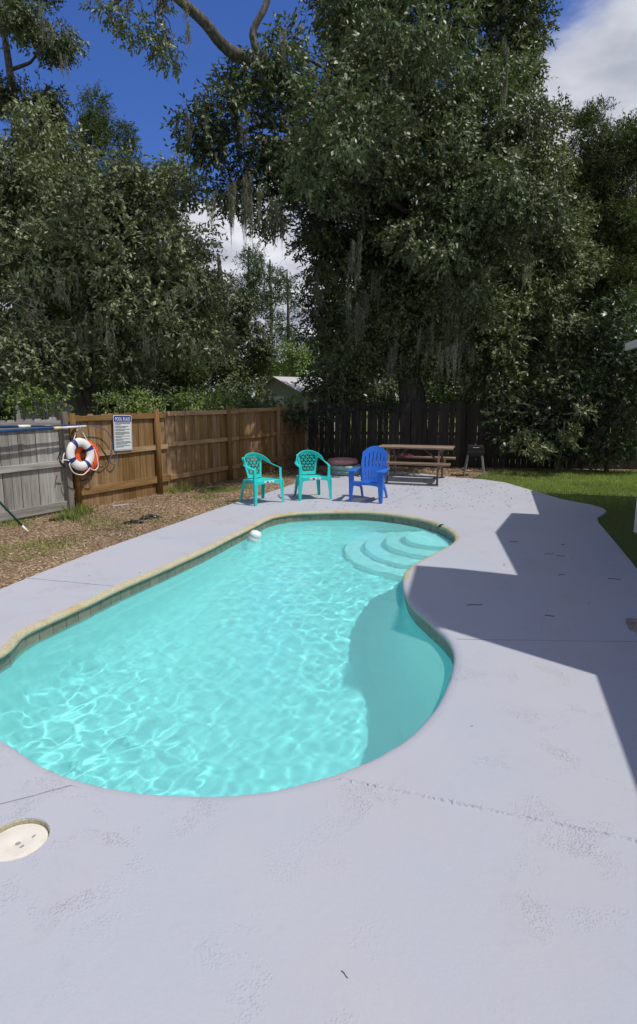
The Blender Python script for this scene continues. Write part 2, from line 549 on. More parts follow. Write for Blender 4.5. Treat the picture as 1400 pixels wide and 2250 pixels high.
def link(name, me, m, parent=None, smooth=False, bevel=0.0):
    if m is not None and len(me.materials) == 0:
        me.materials.append(m)
    if smooth:
        me.polygons.foreach_set('use_smooth', [True] * len(me.polygons))
    o = bpy.data.objects.new(name, me)
    C.objects.link(o)
    if parent is not None:
        o.parent = parent
    if bevel:
        b = o.modifiers.new('bevel', 'BEVEL')
        b.width, b.segments, b.limit_method, b.angle_limit = bevel, 2, 'ANGLE', R(40)
    return o
def tag(o, label=None, cat=None, group=None, kind=None):
    for k, v in (('label', label), ('category', cat), ('group', group), ('kind', kind)):
        if v:
            o[k] = v
    return o
def thing(name, label, cat, loc=(0, 0, 0), rz=0.0, group=None):
    o = bpy.data.objects.new(name, None)
    o.empty_display_size = 0.2
    C.objects.link(o)
    o.location = loc
    o.rotation_euler = (0, 0, rz)
    return tag(o, label, cat, group)
def structure(o):
    o['kind'] = 'structure'
    return o
def catmull(pts, per=8, closed=False):
    pts = [Vector(p) for p in pts]
    n = len(pts)
    res = []
    for i in range(n if closed else n - 1):
        g = (lambda k: pts[k % n]) if closed else (lambda k: pts[min(max(k, 0), n - 1)])
        p0, p1, p2, p3 = g(i - 1), g(i), g(i + 1), g(i + 2)
        for j in range(per):
            t = j / per
            res.append(0.5 * ((2 * p1) + (p2 - p0) * t + (2 * p0 - 5 * p1 + 4 * p2 - p3) * t * t + (3 * p1 - p0 - 3 * p2 + p3) * t ** 3))
    if not closed:
        res.append(pts[-1])
    return res
def fill_poly(loops, z=0.0):
    """bmesh of a flat polygon with holes; loops are lists of (x, y)"""
    bm = bmesh.new()
    es = []
    for lp in loops:
        vs = [bm.verts.new((p[0], p[1], z)) for p in lp]
        es += [bm.edges.new((vs[i], vs[(i + 1) % len(vs)])) for i in range(len(vs))]
    bmesh.ops.triangle_fill(bm, use_beauty=True, use_dissolve=False, edges=es, normal=(0, 0, 1))
    bmesh.ops.recalc_face_normals(bm, faces=bm.faces)
    bm.faces.ensure_lookup_table()
    if bm.faces and sum(f.normal.z for f in bm.faces) < 0:
        bmesh.ops.reverse_faces(bm, faces=bm.faces)
    return bm
def extrude_down(bm, d):
    r = bmesh.ops.extrude_face_region(bm, geom=list(bm.faces))
    vs = [e for e in r['geom'] if isinstance(e, bmesh.types.BMVert)]
    bmesh.ops.translate(bm, verts=vs, vec=(0, 0, -d))
    bmesh.ops.recalc_face_normals(bm, faces=bm.faces)
    return bm
def bm_obj(name, bm, m, parent=None, smooth=False):
    me = bpy.data.meshes.new(name)
    bm.to_mesh(me)
    bm.free()
    return link(name, me, m, parent, smooth)

# ------------------------------------------------------------------ pool outline (traced edge, metres)
TR = [(0,1427),(25,1395),(50,1380),(100,1357),(150,1335),(200,1312),(250,1288),(300,1267),(350,1246),(400,1224),(450,1202),(500,1177),
      (550,1153),(575,1140),(600,1131),(650,1124),(700,1122),(780,1121),(840,1124),(900,1132),(940,1140),(980,1154),(1004,1168),(1011,1180),
      (1006,1191),(985,1204),(950,1222),(915,1242),(896,1266),(889,1290),(892,1307),(910,1332),(940,1359),(970,1385),(990,1408),(999,1434),
      (998,1455),(990,1482),(977,1520),(955,1555),(925,1592),(890,1622),(850,1647),(810,1667),(750,1692),(700,1707),(600,1731),(525,1741),
      (450,1743),(350,1740),(275,1731),(200,1717),(150,1702),(100,1682),(50,1655),(0,1627)]
raw = [gp(u, v) for u, v in TR]
raw += [Vector((-2.22, 3.32, 0)), Vector((-2.50, 3.66, 0)), Vector((-2.56, 4.02, 0))]
lip = catmull(raw, 6, True)
def resample(pts, step):
    n = len(pts)
    L = [0.0]
    for i in range(n):
        L.append(L[-1] + (pts[(i + 1) % n] - pts[i]).length)
    k = max(8, int(L[-1] / step))
    res, j = [], 0
    for i in range(k):
        d = L[-1] * i / k
        while L[j + 1] < d:
            j += 1
        t = (d - L[j]) / max(L[j + 1] - L[j], 1e-9)
        res.append(pts[j].lerp(pts[(j + 1) % n], t))
    return res
lip = resample(lip, 0.07)
for _ in range(3):
    lip = [(lip[i - 1] + lip[i] * 2 + lip[(i + 1) % len(lip)]) / 4 for i in range(len(lip))]
area = sum(lip[i].x * lip[(i + 1) % len(lip)].y - lip[(i + 1) % len(lip)].x * lip[i].y for i in range(len(lip)))
if area < 0:
    lip.reverse()                      # counter-clockwise: inward is to the left
def inward(pts):
    n = len(pts)
    res = []
    for i in range(n):
        d = (pts[(i + 1) % n] - pts[i - 1]).normalized()
        res.append(Vector((-d.y, d.x, 0)))
    return res
# on the near side the traced edge is the nose of the coping: move the lip outwards there
inn = inward(lip)
def near_w(p):
    if p.x > 0.55:
        k = (6.3 - p.y) / 0.6 if p.x < 2.2 else 0.0
    else:
        k = (3.4 - p.y + max(0.0, p.x + 1.0) * 1.2) / 0.5 if p.y < 5 else 0.0
    return min(max(k, 0.0), 1.0)
lip = [p - n * 0.062 * near_w(p) for p, n in zip(lip, inn)]
inn = inward(lip)
NL = len(lip)
def off(d, z=0.0):
    return [Vector((p.x + n.x * d, p.y + n.y * d, z)) for p, n in zip(lip, inn)]
WATER_Z = -0.152
lip_np = np.array([(p.x, p.y) for p in lip])
def inside(poly, x, y):
    res = np.zeros(x.shape, bool)
    n = len(poly)
    for i in range(n):
        x0, y0 = poly[i]
        x1, y1 = poly[(i + 1) % n]
        if y0 == y1:
            continue
        c = (y0 > y) != (y1 > y)
        res ^= c & (x < (x1 - x0) * (y - y0) / (y1 - y0) + x0)
    return res

# ------------------------------------------------------------------ ground and deck
out_px = [(0,1295),(60,1270),(180,1223),(300,1180),(400,1145),(470,1120),(530,1100),(575,1087),(620,1072),(660,1058),(700,1047),(740,1040),
          (800,1036),(860,1036),(930,1041),(1010,1050),(1060,1053),(1110,1060),(1168,1077),(1240,1098),(1300,1109),(1326,1117),(1333,1123),(1326,1130),
          (1312,1138),(1316,1150),(1330,1165),(1365,1207),(1400,1250)]
outer = [gp(u, v).to_2d() for u, v in out_px]
outer += [Vector(p) for p in ((3.05, 5.3), (2.75, 4.8), (2.68, 4.55), (2.85, 4.2), (3.1, 3.4), (2.6, 1.5), (2.6, -3.0), (-6.0, -3.0), (-6.0, 2.5), (-5.2, 4.1), (-4.2, 5.0))]
outer = [p for p in outer]
ground_hole = [(p.x, p.y) for p in off(-0.35)]
bm = fill_poly([[(-250, -60), (250, -60), (250, 400), (-250, 400)], ground_hole], -0.045)
structure(bm_obj('ground', bm, M_lawn))
bm = fill_poly([[(-7.5, 3.5), (-3.0, 5.4), (-1.6, 9.8), (-0.3, 13.0), (0.6, 14.9), (3.4, 13.9), (4.6, 14.9), (9.5, 15.0), (9.5, 15.6), (-0.5, 16.8), (-4.3, 10.0), (-7.2, 5.2)]], -0.042)
structure(bm_obj('dirt_path', bm, M_soil))
bm = fill_poly([[(-60, 17.6), (-3.2, 17.3), (9.9, 16.2), (60, 16.0), (60, 70), (-60, 70)]], -0.040)
structure(bm_obj('neighbour_lawn', bm, M_lawn))
lawn_poly = [(3.2, 13.3), (4.25, 11.6), (5.1, 9.7), (4.9, 7.2), (6.2, 6.2), (16, 5), (16, 15.0), (9, 15.25), (4.4, 15.35)]
bm = fill_poly([lawn_poly], -0.040)
structure(bm_obj('lawn', bm, M_lawn))

deck = thing('pool_deck', 'lavender grey painted concrete deck running all round the pool', 'deck')
deck['kind'] = 'structure'
del deck['category']
def nearest(pts, p):
    return min(range(len(pts)), key=lambda i: (pts[i].to_2d() - Vector(p).to_2d()).length)
# densify the outer edge
dense = []
for i in range(len(outer)):
    a, b = outer[i], outer[(i + 1) % len(outer)]
    k = max(1, int((b - a).length / 0.12))
    dense += [a.lerp(b, j / k) for j in range(k)]
oa = sum(dense[i].x * dense[(i + 1) % len(dense)].y - dense[(i + 1) % len(dense)].x * dense[i].y for i in range(len(dense)))
if oa < 0:
    dense.reverse()
joint_px = [((748, 1692), gp(1700, 1950).to_2d()), ((986, 1402), gp(1290, 1450).to_2d()), ((824, 1119), gp(888, 1064).to_2d()),
            ((250, 1288), gp(60, 1268).to_2d()), ((170, 1712), Vector((-5.2, 0.3)))]
joints = []
for (u, v), o2 in joint_px:
    i = nearest(lip, gp(u, v))
    j = min(range(len(dense)), key=lambda k: (dense[k] - o2).length)
    joints.append((i, j))
joints.sort()
LID = gp(38, 1843)
lid_circle = [(LID.x + 0.131 * math.cos(a), LID.y + 0.131 * math.sin(a)) for a in [2 * math.pi * k / 40 for k in range(40)]]
GAP = 0.005
def jitter(p, k):
    return p + Vector((random.uniform(-k, k), random.uniform(-k, k)))
for q in range(len(joints)):
    (i0, j0), (i1, j1) = joints[q], joints[(q + 1) % len(joints)]
    inner, outr = [], []
    i = i0
    while True:
        inner.append(lip[i].to_2d())
        if i == i1:
            break
        i = (i + 1) % NL
    j = j0
    while True:
        outr.append(dense[j])
        if j == j1:
            break
        j = (j + 1) % len(dense)
    def shift(p, a, b, sgn):
        d = (b - a).normalized()
        return p + Vector((-d.y, d.x)) * GAP * sgn
    a0, b0 = inner[0], outr[0]
    a1, b1 = inner[-1], outr[-1]
    def edge(a, b, sgn):
        k = max(2, int((b - a).length / 0.035))
        r = random.Random(5)
        return [shift(a.lerp(b, m / k), a, b, sgn) + Vector((r.uniform(-.0025, .0025), r.uniform(-.0025, .0025))) for m in range(k + 1)]
    e0 = edge(a0, b0, 1.0)
    e1 = edge(a1, b1, -1.0)
    poly = e0 + outr[1:-1] + e1[::-1] + inner[1:-1][::-1]
    loops = [[(p.x, p.y) for p in poly]]
    lx, ly = np.array([LID.x]), np.array([LID.y])
    if inside([(p.x, p.y) for p in poly], lx, ly)[0]:
        loops.append(lid_circle)
    bm = fill_poly(loops, 0.0)
    extrude_down(bm, 0.10)
    bm_obj('slab', bm, M_deck, deck)
# joint filler lying low in each gap; the near joint is a crumbly raised seam
for q, (i, j) in enumerate(joints):
    a, b = lip[i].to_2d(), dense[j]
    d = (b - a).normalized()
    nn = Vector((-d.y, d.x))
    L = (b - a).length
    near = (a - gp(748, 1692).to_2d()).length < 0.2
    mb = MB()
    k = int(L / (0.012 if near else 0.06))
    rows = []
    for m in range(k + 1):
        p = a + d * (L * m / k)
        if near:
            wd = 0.020 + random.uniform(-.008, .009)
            c = p + nn * random.uniform(-.005, .005)
            h = random.uniform(0.001, 0.011)
            rows.append([(c.x - nn.x * wd, c.y - nn.y * wd, -0.002), (c.x - nn.x * wd * .4, c.y - nn.y * wd * .4, h), (c.x + nn.x * wd * .25, c.y + nn.y * wd * .25, h * random.uniform(-.6, .8)), (c.x + nn.x * wd, c.y + nn.y * wd, -0.002)])
        else:
            rows.append([(p.x - nn.x * .008, p.y - nn.y * .008, -0.004), (p.x + nn.x * .008, p.y + nn.y * .008, -0.004)])
    wv = len(rows[0])
    mb.add([p for r in rows for p in r], [(x * wv + y, x * wv + y + 1, (x + 1) * wv + y + 1, (x + 1) * wv + y) for x in range(k) for y in range(wv - 1)])
    mb.build('joint_filler', M_deck if near else M_dark, deck)

# ------------------------------------------------------------------ pool
pool = thing('swimming_pool', 'kidney shaped pool with cream coping and a band of slate tiles', 'swimming pool')
prof = [(0.0, 0.0), (0.022, -0.002), (0.044, -0.008), (0.060, -0.020), (0.066, -0.034), (0.062, -0.048), (0.050, -0.058), (0.030, -0.061), (-0.01, -0.061)]
def sweep(name, m, idx, prof, parent, wob=0.0, closed=False):
    mb = MB()
    vs, fs = [], []
    r = random.Random(3)
    for i in idx:
        p, n = lip[i % NL], inn[i % NL]
        for k, (d, z) in enumerate(prof):
            e = r.uniform(-wob, wob) if 0 < k < len(prof) - 1 else 0
            vs.append((p.x + n.x * (d + e), p.y + n.y * (d + e), z + e * .5))
    w_ = len(prof)
    m_ = len(idx)
    for x in range(m_ if closed else m_ - 1):
        y = (x + 1) % m_
        for k in range(w_ - 1):
            fs.append((x * w_ + k, x * w_ + k + 1, y * w_ + k + 1, y * w_ + k))
    mb.add(vs, fs)
    return mb.build(name, m, parent, True)
near_i = [i for i in range(NL) if near_w(lip[i]) > 0.75]
cream_i = [i for i in range(NL) if near_w(lip[i]) <= 0.75]
def run(ids):
    s = set(ids)
    st = next(i for i in ids if (i - 1) % NL not in s)
    r = []
    i = st
    while i % NL in s:
        r.append(i % NL)
        i += 1
    return r
seam_a = nearest(lip, gp(992, 1478))
seam_b = nearest(lip, (-2.42, 3.55))
# counter-clockwise: the near side runs from the left seam to the right seam
r1 = [(seam_b + k) % NL for k in range((seam_a - seam_b) % NL)]
r2 = [(seam_a + k) % NL for k in range((seam_b - seam_a) % NL)]
sweep('painted_coping', M_deck, r1 + [(r1[-1] + 1) % NL], prof, pool, 0.002)
# the cream coping is two stones with a crack between them
bulge = nearest([lip[i] for i in r2], gp(894, 1268))
sweep('painted_coping', M_deck, r2[:bulge], prof[:5], pool, 0.001)
sweep('coping', M_coping, r2[:bulge], [(0.0655, -0.0345), (0.063, -0.048), (0.050, -0.058), (0.030, -0.061), (-0.01, -0.061)], pool, 0.002)
crack = nearest([lip[i] for i in r2], gp(967, 1152))
assert 5 < crack < len(r2) - 5
o = sweep('coping', M_coping, r2[bulge - 1:crack], prof, pool, 0.003)
o = sweep('coping', M_coping, r2[crack:] + [(r2[-1] + 1) % NL], prof, pool, 0.003)
# shell
def floor_z(p):
    t = min(max((8.2 - p.y) / 4.0, 0), 1)
    t = t * t * (3 - 2 * t)
    return -1.02 - 0.50 * t
rings = []
for d, k in ((0.012, -0.05), (0.02, 0.25), (0.035, 0.55)):
    rings.append([Vector((q.x, q.y, k if k < 0 else floor_z(q) * k)) for q in off(d)])
for d, k in ((0.07, 0.78), (0.16, 0.91), (0.28, 0.975), (0.42, 1.0)):
    rings.append([Vector((q.x, q.y, floor_z(q) * k)) for q in off(d)])
mb = MB()
mb.add([p for r in rings for p in r], [(i * NL + j, i * NL + (j + 1) % NL, (i + 1) * NL + (j + 1) % NL, (i + 1) * NL + j) for i in range(len(rings) - 1) for j in range(NL)])
wall_part = mb.build('pool_wall', M_plaster, pool, True)
# floor as a grid clipped to the last ring
poly = np.array([(p.x, p.y) for p in off(0.30)])
step = 0.08
xs = np.arange(poly[:, 0].min() - .1, poly[:, 0].max() + .1, step)
ys = np.arange(poly[:, 1].min() - .1, poly[:, 1].max() + .1, step)
def grid_mesh(name, poly, xs, ys, zf):
    X, Y = np.meshgrid(xs, ys)
    Z = zf(X, Y)
    ins = inside(poly, X, Y)
    keep = ins[:-1, :-1] & ins[1:, :-1] & ins[:-1, 1:] & ins[1:, 1:]
    ny, nx = X.shape
    ii, jj = np.nonzero(keep)
    q = np.stack([ii * nx + jj, ii * nx + jj + 1, (ii + 1) * nx + jj + 1, (ii + 1) * nx + jj], 1)
    used, inv = np.unique(q, return_inverse=True)
    co = np.stack([X.ravel(), Y.ravel(), Z.ravel()], 1)[used]
    return np_mesh(name, co, inv.reshape(-1, 4))
def np_mesh(name, co, quads):
    me = bpy.data.meshes.new(name)
    n, k = len(quads), quads.shape[1]
    me.vertices.add(len(co))
    me.vertices.foreach_set('co', np.ascontiguousarray(co, np.float32).ravel())
    me.loops.add(n * k)
    me.loops.foreach_set('vertex_index', np.ascontiguousarray(quads, np.int32).ravel())
    me.polygons.add(n)
    me.polygons.foreach_set('loop_start', np.arange(0, n * k, k, dtype=np.int32))
    me.polygons.foreach_set('loop_total', np.full(n, k, np.int32))
    me.update(calc_edges=True)
    return me
def fz_np(X, Y):
    t = np.clip((8.2 - Y) / 4.0, 0, 1)
    t = t * t * (3 - 2 * t)
    return -1.02 - 0.50 * t - 0.004
me = grid_mesh('pool_floor', poly, xs, ys, fz_np)
floor_part = link('pool_floor', me, M_plaster, pool, True)
# steps: discs round the corner of the shallow end, cut off by the pool wall
SC = gp(996, 1186, -0.2)
def wall_dist(c, a):
    d = Vector((math.cos(a), math.sin(a)))
    best = 9.0
    for i in range(NL):
        p, q = lip[i].to_2d(), lip[(i + 1) % NL].to_2d()
        e = q - p
        den = d.x * e.y - d.y * e.x
        if abs(den) < 1e-9:
            continue
        w_ = p - c
        t = (w_.x * e.y - w_.y * e.x) / den
        s = (w_.x * d.y - w_.y * d.x) / den
        if t > 0 and -1e-6 <= s <= 1 + 1e-6:
            best = min(best, t)
    return best
SC2 = SC.to_2d()
if not inside(lip_np, np.array([SC2.x]), np.array([SC2.y]))[0]:
    i = nearest(lip, SC2)
    SC2 = (lip[i] + inn[i] * 0.12).to_2d()
step_parts = []
for r_, z_ in ((0.52, -0.188), (0.80, -0.43), (1.11, -0.66), (1.40, -0.86)):
    pts = []
    for k in range(96):
        a = 2 * math.pi * k / 96
        d_ = min(r_, wall_dist(SC2, a) - 0.015)
        pts.append((SC2.x + math.cos(a) * d_, SC2.y + math.sin(a) * d_))
    mb = MB()
    mb.prism(pts, -1.25, z_)
    step_parts.append(mb.build('step', M_step, pool, False, 0.02))
# waterline tiles
tl = resample(off(0.034), 0.155)
tm = []
for mm in TILES:
    mb = MB()
    mb.box((0, 0, 0), (0.1495, 0.012, 0.146))
    o = mb.mesh('tile')
    o.materials.append(mm)
    tm.append(o)
NT = len(tl)
for i in range(NT):
    a, b = tl[i], tl[(i + 1) % NT]
    me = random.choice(tm)
    o = bpy.data.objects.new('tile', me)
    C.objects.link(o)
    o.parent = pool
    c = (a + b) / 2
    d = b - a
    o.location = (c.x, c.y, -0.061 - 0.0745)
    o.scale = (d.length * 0.965 / 0.1495, 1, 1)
    o.rotation_euler = (R(random.uniform(-.7, .7)), 0, math.atan2(d.y, d.x) + R(random.uniform(-.6, .6)))
mb = MB()
idx = list(range(NL))
g = sweep('grout_band', M_grout, idx, [(0.0285, -0.062), (0.0285, -0.213), (0.010, -0.214)], pool, 0.0, True)

# water surface with real ripples
r2g = np.random.default_rng(4)
waves = []
for k in range(60):
    lam = 10 ** r2g.uniform(math.log10(0.07), math.log10(0.46))
    an = r2g.uniform(0, 2 * math.pi)
    amp = 0.0021 * (lam / 0.35) ** 1.25
    waves.append((2 * math.pi / lam * math.cos(an), 2 * math.pi / lam * math.sin(an), r2g.uniform(0, 6.28), amp))
def wz(X, Y):
    Z = np.zeros_like(X)
    Xw = X + 0.05 * np.sin(2.1 * Y + 1.0)
    Yw = Y + 0.05 * np.sin(1.7 * X)
    for kx, ky, ph, am in waves:
        Z += am * np.sin(kx * Xw + ky * Yw + ph)
    return WATER_Z + Z * (0.19 + 0.10 * np.sin(1.3 * X + 0.9 * Y + .6)) * np.interp(Y, [3.0, 5.5, 8.5], [1.0, 0.84, 0.58])
wp = np.array([(p.x, p.y) for p in off(-0.005)])
st = 0.017
me = grid_mesh('water', wp, np.arange(wp[:, 0].min() - .05, wp[:, 0].max() + .05, st), np.arange(wp[:, 1].min() - .05, wp[:, 1].max() + .05, st), wz)
water = link('water', me, M_water, None, True)
structure(water)
water.cycles.is_caustics_caster = True
for o in [wall_part, floor_part] + step_parts:
    o.cycles.is_caustics_receiver = True
tag(water, 'clear turquoise rippled water filling the pool')

# skimmer lid in its recess
lid = thing('skimmer_lid', 'round cream skimmer lid sunk in the deck by the near pool edge', 'lid', (LID.x, LID.y, -0.022))
mb = MB()
pr = [(0.0, 0.0), (0.012, 0.0), (0.0125, -0.008), (0.0, -0.008)]
mb.lathe([(0.0, -0.012), (0.011, -0.012), (0.0118, -0.001), (0.0135, 0.0), (0.108, 0.002), (0.113, 0.0), (0.114, -0.004), (0.117, -0.004), (0.1215, 0.001), (0.123, -0.004), (0.123, -0.03), (0.0, -0.03)], 48)
mb.build('cover', M_cream, lid, True)
mb = MB()
mb.lathe([(0.0, -0.002), (0.0112, -0.002)], 20)
mb.build('finger_hole', mat('hole_grey', (0.30, 0.29, 0.27), 0.8), lid)
mb = MB()
vs_ = []
r = random.Random(8)
for k in range(64):
    a = 2 * math.pi * k / 64
    for rr, zz in ((0.1345, 0.0215), (0.1275 + r.uniform(-.002, .002), 0.017), (0.1255, -0.02), (0.1305, -0.06)):
        vs_.append((rr * math.cos(a), rr * math.sin(a), zz + r.uniform(-.001, .0)))
mb.add(vs_, [(k * 4 + q, k * 4 + q + 1, ((k + 1) % 64) * 4 + q + 1, ((k + 1) % 64) * 4 + q) for k in range(64) for q in range(3)])
mb.build('recess_rim', M_coping, lid)
mb = MB()
for (x, y, a) in ((0.052, 0.040, 1.0), (0.030, -0.022, 0.9)):
    mb.box((x, y, 0.0035), (0.016, 0.005, 0.003), Euler((0, 0, a)).to_matrix())
mb.build('screw_slot', M_dark, lid)

# floating dispenser at the tile line
fp = gp(549, 1186, WATER_Z)
fl = thing('chlorine_floater', 'white floating chlorine dispenser bobbing against the far left tile line', 'pool float', (fp.x + 0.06, fp.y - 0.02, WATER_Z), 0.3)
mb = MB()
mb.lathe([(0.0, 0.145), (0.035, 0.143), (0.065, 0.130), (0.082, 0.105), (0.086, 0.075), (0.080, 0.06), (0.088, 0.05), (0.092, 0.03), (0.092, -0.03), (0.07, -0.045), (0.0, -0.05)], 28)
o = mb.build('float_body', M_white, fl, True)
o.rotation_euler = (R(12), R(16), 0)
mb = MB()
mb.lathe([(0.0, -0.05), (0.045, -0.05), (0.045, -0.17), (0.0, -0.18)], 18)
mb.build('dispenser_tube', M_white, fl, True)

# ------------------------------------------------------------------ fences
def picket_mesh(wd, h, m, name='picket'):
    mb = MB()
    c = 0.03
    mb.prism([(-wd / 2, 0), (wd / 2, 0), (wd / 2, h - c), (wd / 2 - c, h), (-wd / 2 + c, h), (-wd / 2, h - c)], -0.009, 0.009, lambda a, b, t: (a, t, b))
    me = mb.mesh(name)
    me.materials.append(m)
    bm = bmesh.new(); bm.from_mesh(me); bmesh.ops.recalc_face_normals(bm, faces=bm.faces); bm.to_mesh(me); bm.free()
    return me
def board(name, a, b, w_, t_, m, parent):
    """a board from a to b: local X along it"""
    a, b = Vector(a), Vector(b)
    mb = MB()
    L = (b - a).length
    mb.box((L / 2, 0, 0), (L, t_, w_))
    o = mb.build(name, m, parent, False, 0.004)
    o.location = a
    d = b - a
    o.rotation_euler = (0, -math.asin(d.z / L), math.atan2(d.y, d.x))
    return o
def fence(label, a, b, h, wd, gap, posts, rails, mz, mx, side, post_round=0.0, skew=0.6, name='wooden_fence', z0=-0.05, pm=None):
    """fence from a to b (2D); rails and posts on the side given by +1 / -1 along its left normal"""
    a, b = Vector(a), Vector(b)
    d = (b - a)
    L = d.length
    ang = math.atan2(d.y, d.x)
    root = thing(name, label, 'fence', (a.x, a.y, z0), ang)
    var = [picket_mesh(wd * k, h * q, mz) for k, q in ((1, 1), (0.97, 1.008), (1.0, 0.994))]
    n = int(L / (wd + gap))
    for i in range(n):
        o = bpy.data.objects.new('picket', random.choice(var))
        C.objects.link(o)
        o.parent = root
        o.location = ((i + .5) * L / n, random.uniform(-.003, .003), random.uniform(-.012, .012))
        o.rotation_euler = (0, R(random.uniform(-skew, skew)), R(random.uniform(-1.2, 1.2)))
    for z, w_, x0, x1 in rails:
        board('rail', (x0 * L, side * 0.033, z + random.uniform(-.01, .01)), (x1 * L, side * 0.033, z + random.uniform(-.015, .015)), w_, 0.042, mx, root)
    for x, ph in posts:
        mb = MB()
        if post_round:
            mb.tube([(x, side * 0.055, -0.1), (x + .005, side * 0.055, ph * .5), (x, side * 0.055, ph)], [post_round * 1.05, post_round, post_round * .93], 12)
            mb.build('post', mx_post, root, True)
        else:
            mb.box((x, side * 0.055, ph / 2 - 0.05), (0.10, 0.095, ph + .1))
            mb.build('post', pm or mz, root, False, 0.006)
    return root
mx_post = M_brown_z
P1, P2, P3 = gp(160, 1116).to_2d(), gp(371, 1083).to_2d(), gp(500, 1051).to_2d()
CORNER = Vector((-0.35, 16.7))
dirf = (CORNER - P1).normalized()
G0 = P1 + Vector((-0.52, -0.86)).normalized() * 4.6
fence('weathered grey board fence section at the left edge, left of the life rings', G0, P1, 1.56, 0.142, 0.004, [(0.2, 1.62), (2.35, 1.62), (4.52, 1.66)],
      [(1.47, 0.10, 0, 1), (0.82, 0.10, 0, 1), (0.12, 0.14, 0, 1)], M_grey_z, M_grey_x, -1, 0, 0.9, pm=M_post_old)
LB = (CORNER - P1).length
px_ = [((p - P1).dot(dirf)) for p in (P2, P3)]
gap_ = px_[1] - px_[0]
fence('warm brown board fence carrying the pool rules sign, running back to the corner', P1, CORNER, 1.60, 0.138, 0.003,
      [(0.08, 1.63), (px_[0], 1.66), (px_[1], 1.68), (px_[1] + 2.0, 1.70), (LB - 0.1, 1.70)],
      [(1.53, 0.09, 0, .3), (0.93, 0.09, 0, .3), (0.30, 0.13, 0, .3), (1.56, 0.09, .302, .6), (0.95, 0.09, .302, .6), (0.30, 0.10, .302, .6),
       (1.57, 0.09, .602, 1), (0.95, 0.09, .602, 1), (0.30, 0.10, .602, 1)], M_brown_z, M_brown_x, -1, 0.058)
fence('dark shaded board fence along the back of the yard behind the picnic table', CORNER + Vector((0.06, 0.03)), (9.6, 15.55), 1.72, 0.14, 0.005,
      [(0.1, 1.7), (2.4, 1.7), (4.8, 1.7), (7.2, 1.7), (9.5, 1.7)], [(1.52, 0.09, 0, 1), (0.9, 0.09, 0, 1), (0.28, 0.09, 0, 1)], M_shade_z, M_shade_x, 1)

# ------------------------------------------------------------------ foliage helpers
def unit(a):
    return a / np.maximum(np.linalg.norm(a, axis=1, keepdims=True), 1e-9)
def leaf_quads(pos, direc, L, W, up=0.7, g=rng, face=None):
    n = len(pos)
    d = unit(direc)
    nr = g.normal(size=(n, 3)) * (1.0 if face is None else 0.62) + np.array([0, 0, up])
    if face is not None:
        nr = nr + face * 0.8
    nr = unit(nr)
    s = unit(np.cross(d, nr))
    L = L * g.uniform(0.65, 1.25, (n, 1))
    W = W * g.uniform(0.7, 1.2, (n, 1))
    mid = pos + d * L * 0.45
    co = np.stack([pos, mid + s * W * .5, pos + d * L, mid - s * W * .5], 1).reshape(-1, 3)
    return co
def sprigs(cpos, out, n_leaf, spr_len, L, W, droop, up=0.7, g=rng, face=None):
    """cpos: sprig roots, out: sprig directions -> leaf quads"""
    n = len(cpos)
    d = unit(out + np.array([0, 0, -droop]))
    t = np.tile(np.linspace(0.15, 1.0, n_leaf), n)[:, None] * spr_len
    root = np.repeat(cpos, n_leaf, 0)
    dd = np.repeat(d, n_leaf, 0)
    pos = root + dd * t + g.normal(size=(n * n_leaf, 3)) * 0.012
    ld = dd * 0.7 + g.normal(size=(n * n_leaf, 3)) * 0.65 + np.array([0, 0, -0.25])
    return leaf_quads(pos, ld, L, W, up, g, None if face is None else np.repeat(face, n_leaf, 0))
def crown_cloud(blobs, leaf_L, leaf_W, cover=2.4, rc=0.42, lai=1.25, droop=0.4, n_leaf=9, spr=0.28, front=None, flat=1.0, up=0.7, seed=1):
    """blobs: (centre, radii). Clumps of leafy sprigs are scattered through each blob's volume, more of them near its skin."""
    g = np.random.default_rng(seed)
    allc = []
    for c, r in blobs:
        c, r = np.array(c), np.array(r)
        r = np.maximum(r - rc * 0.45, r * 0.45)
        n = max(3, int(1.5 * cover * math.pi * r[0] * r[2] / (math.pi * rc * rc)))
        d = unit(g.normal(size=(n, 3)))
        rad = np.where(g.uniform(size=n) < 0.68, g.uniform(0.72, 1.05, n), g.uniform(0.1, 0.8, n))
        cc = c + d * r * rad[:, None]
        cr = rc * g.uniform(0.4, 1.4, n)
        per = np.maximum(2, (2.1 * lai * math.pi * cr ** 2 / (leaf_L * leaf_W * 0.5) / n_leaf).astype(int))
        idx = np.repeat(np.arange(n), per)
        dd = unit(g.normal(size=(len(idx), 3)))
        rr = g.uniform(0, 1, len(idx)) ** 0.5
        sp = cc[idx] + dd * (cr[idx] * rr)[:, None] * np.array([1, 1, 0.75 * flat])
        od = unit(dd * 0.8 + unit(sp - c) * 0.7 + g.normal(size=dd.shape) * 0.3)
        allc.append(sprigs(sp, od, n_leaf, spr, leaf_L, leaf_W, droop, up, g, unit(dd * .6 + unit(sp - c) * .6)))
    return np.concatenate(allc)
def leaves_obj(name, co, m, parent=None):
    k = len(co) // 4
    me = np_mesh(name, co, np.arange(k * 4).reshape(-1, 4))
    return link(name, me, m, parent)
def blob(u, v, depth, ru, rv, rd=None):
    c = at(u, v, depth)
    k = depth / FPX
    return (tuple(c), (ru * k, (rd if rd is not None else (ru + rv) * 0.5 * k), rv * k))
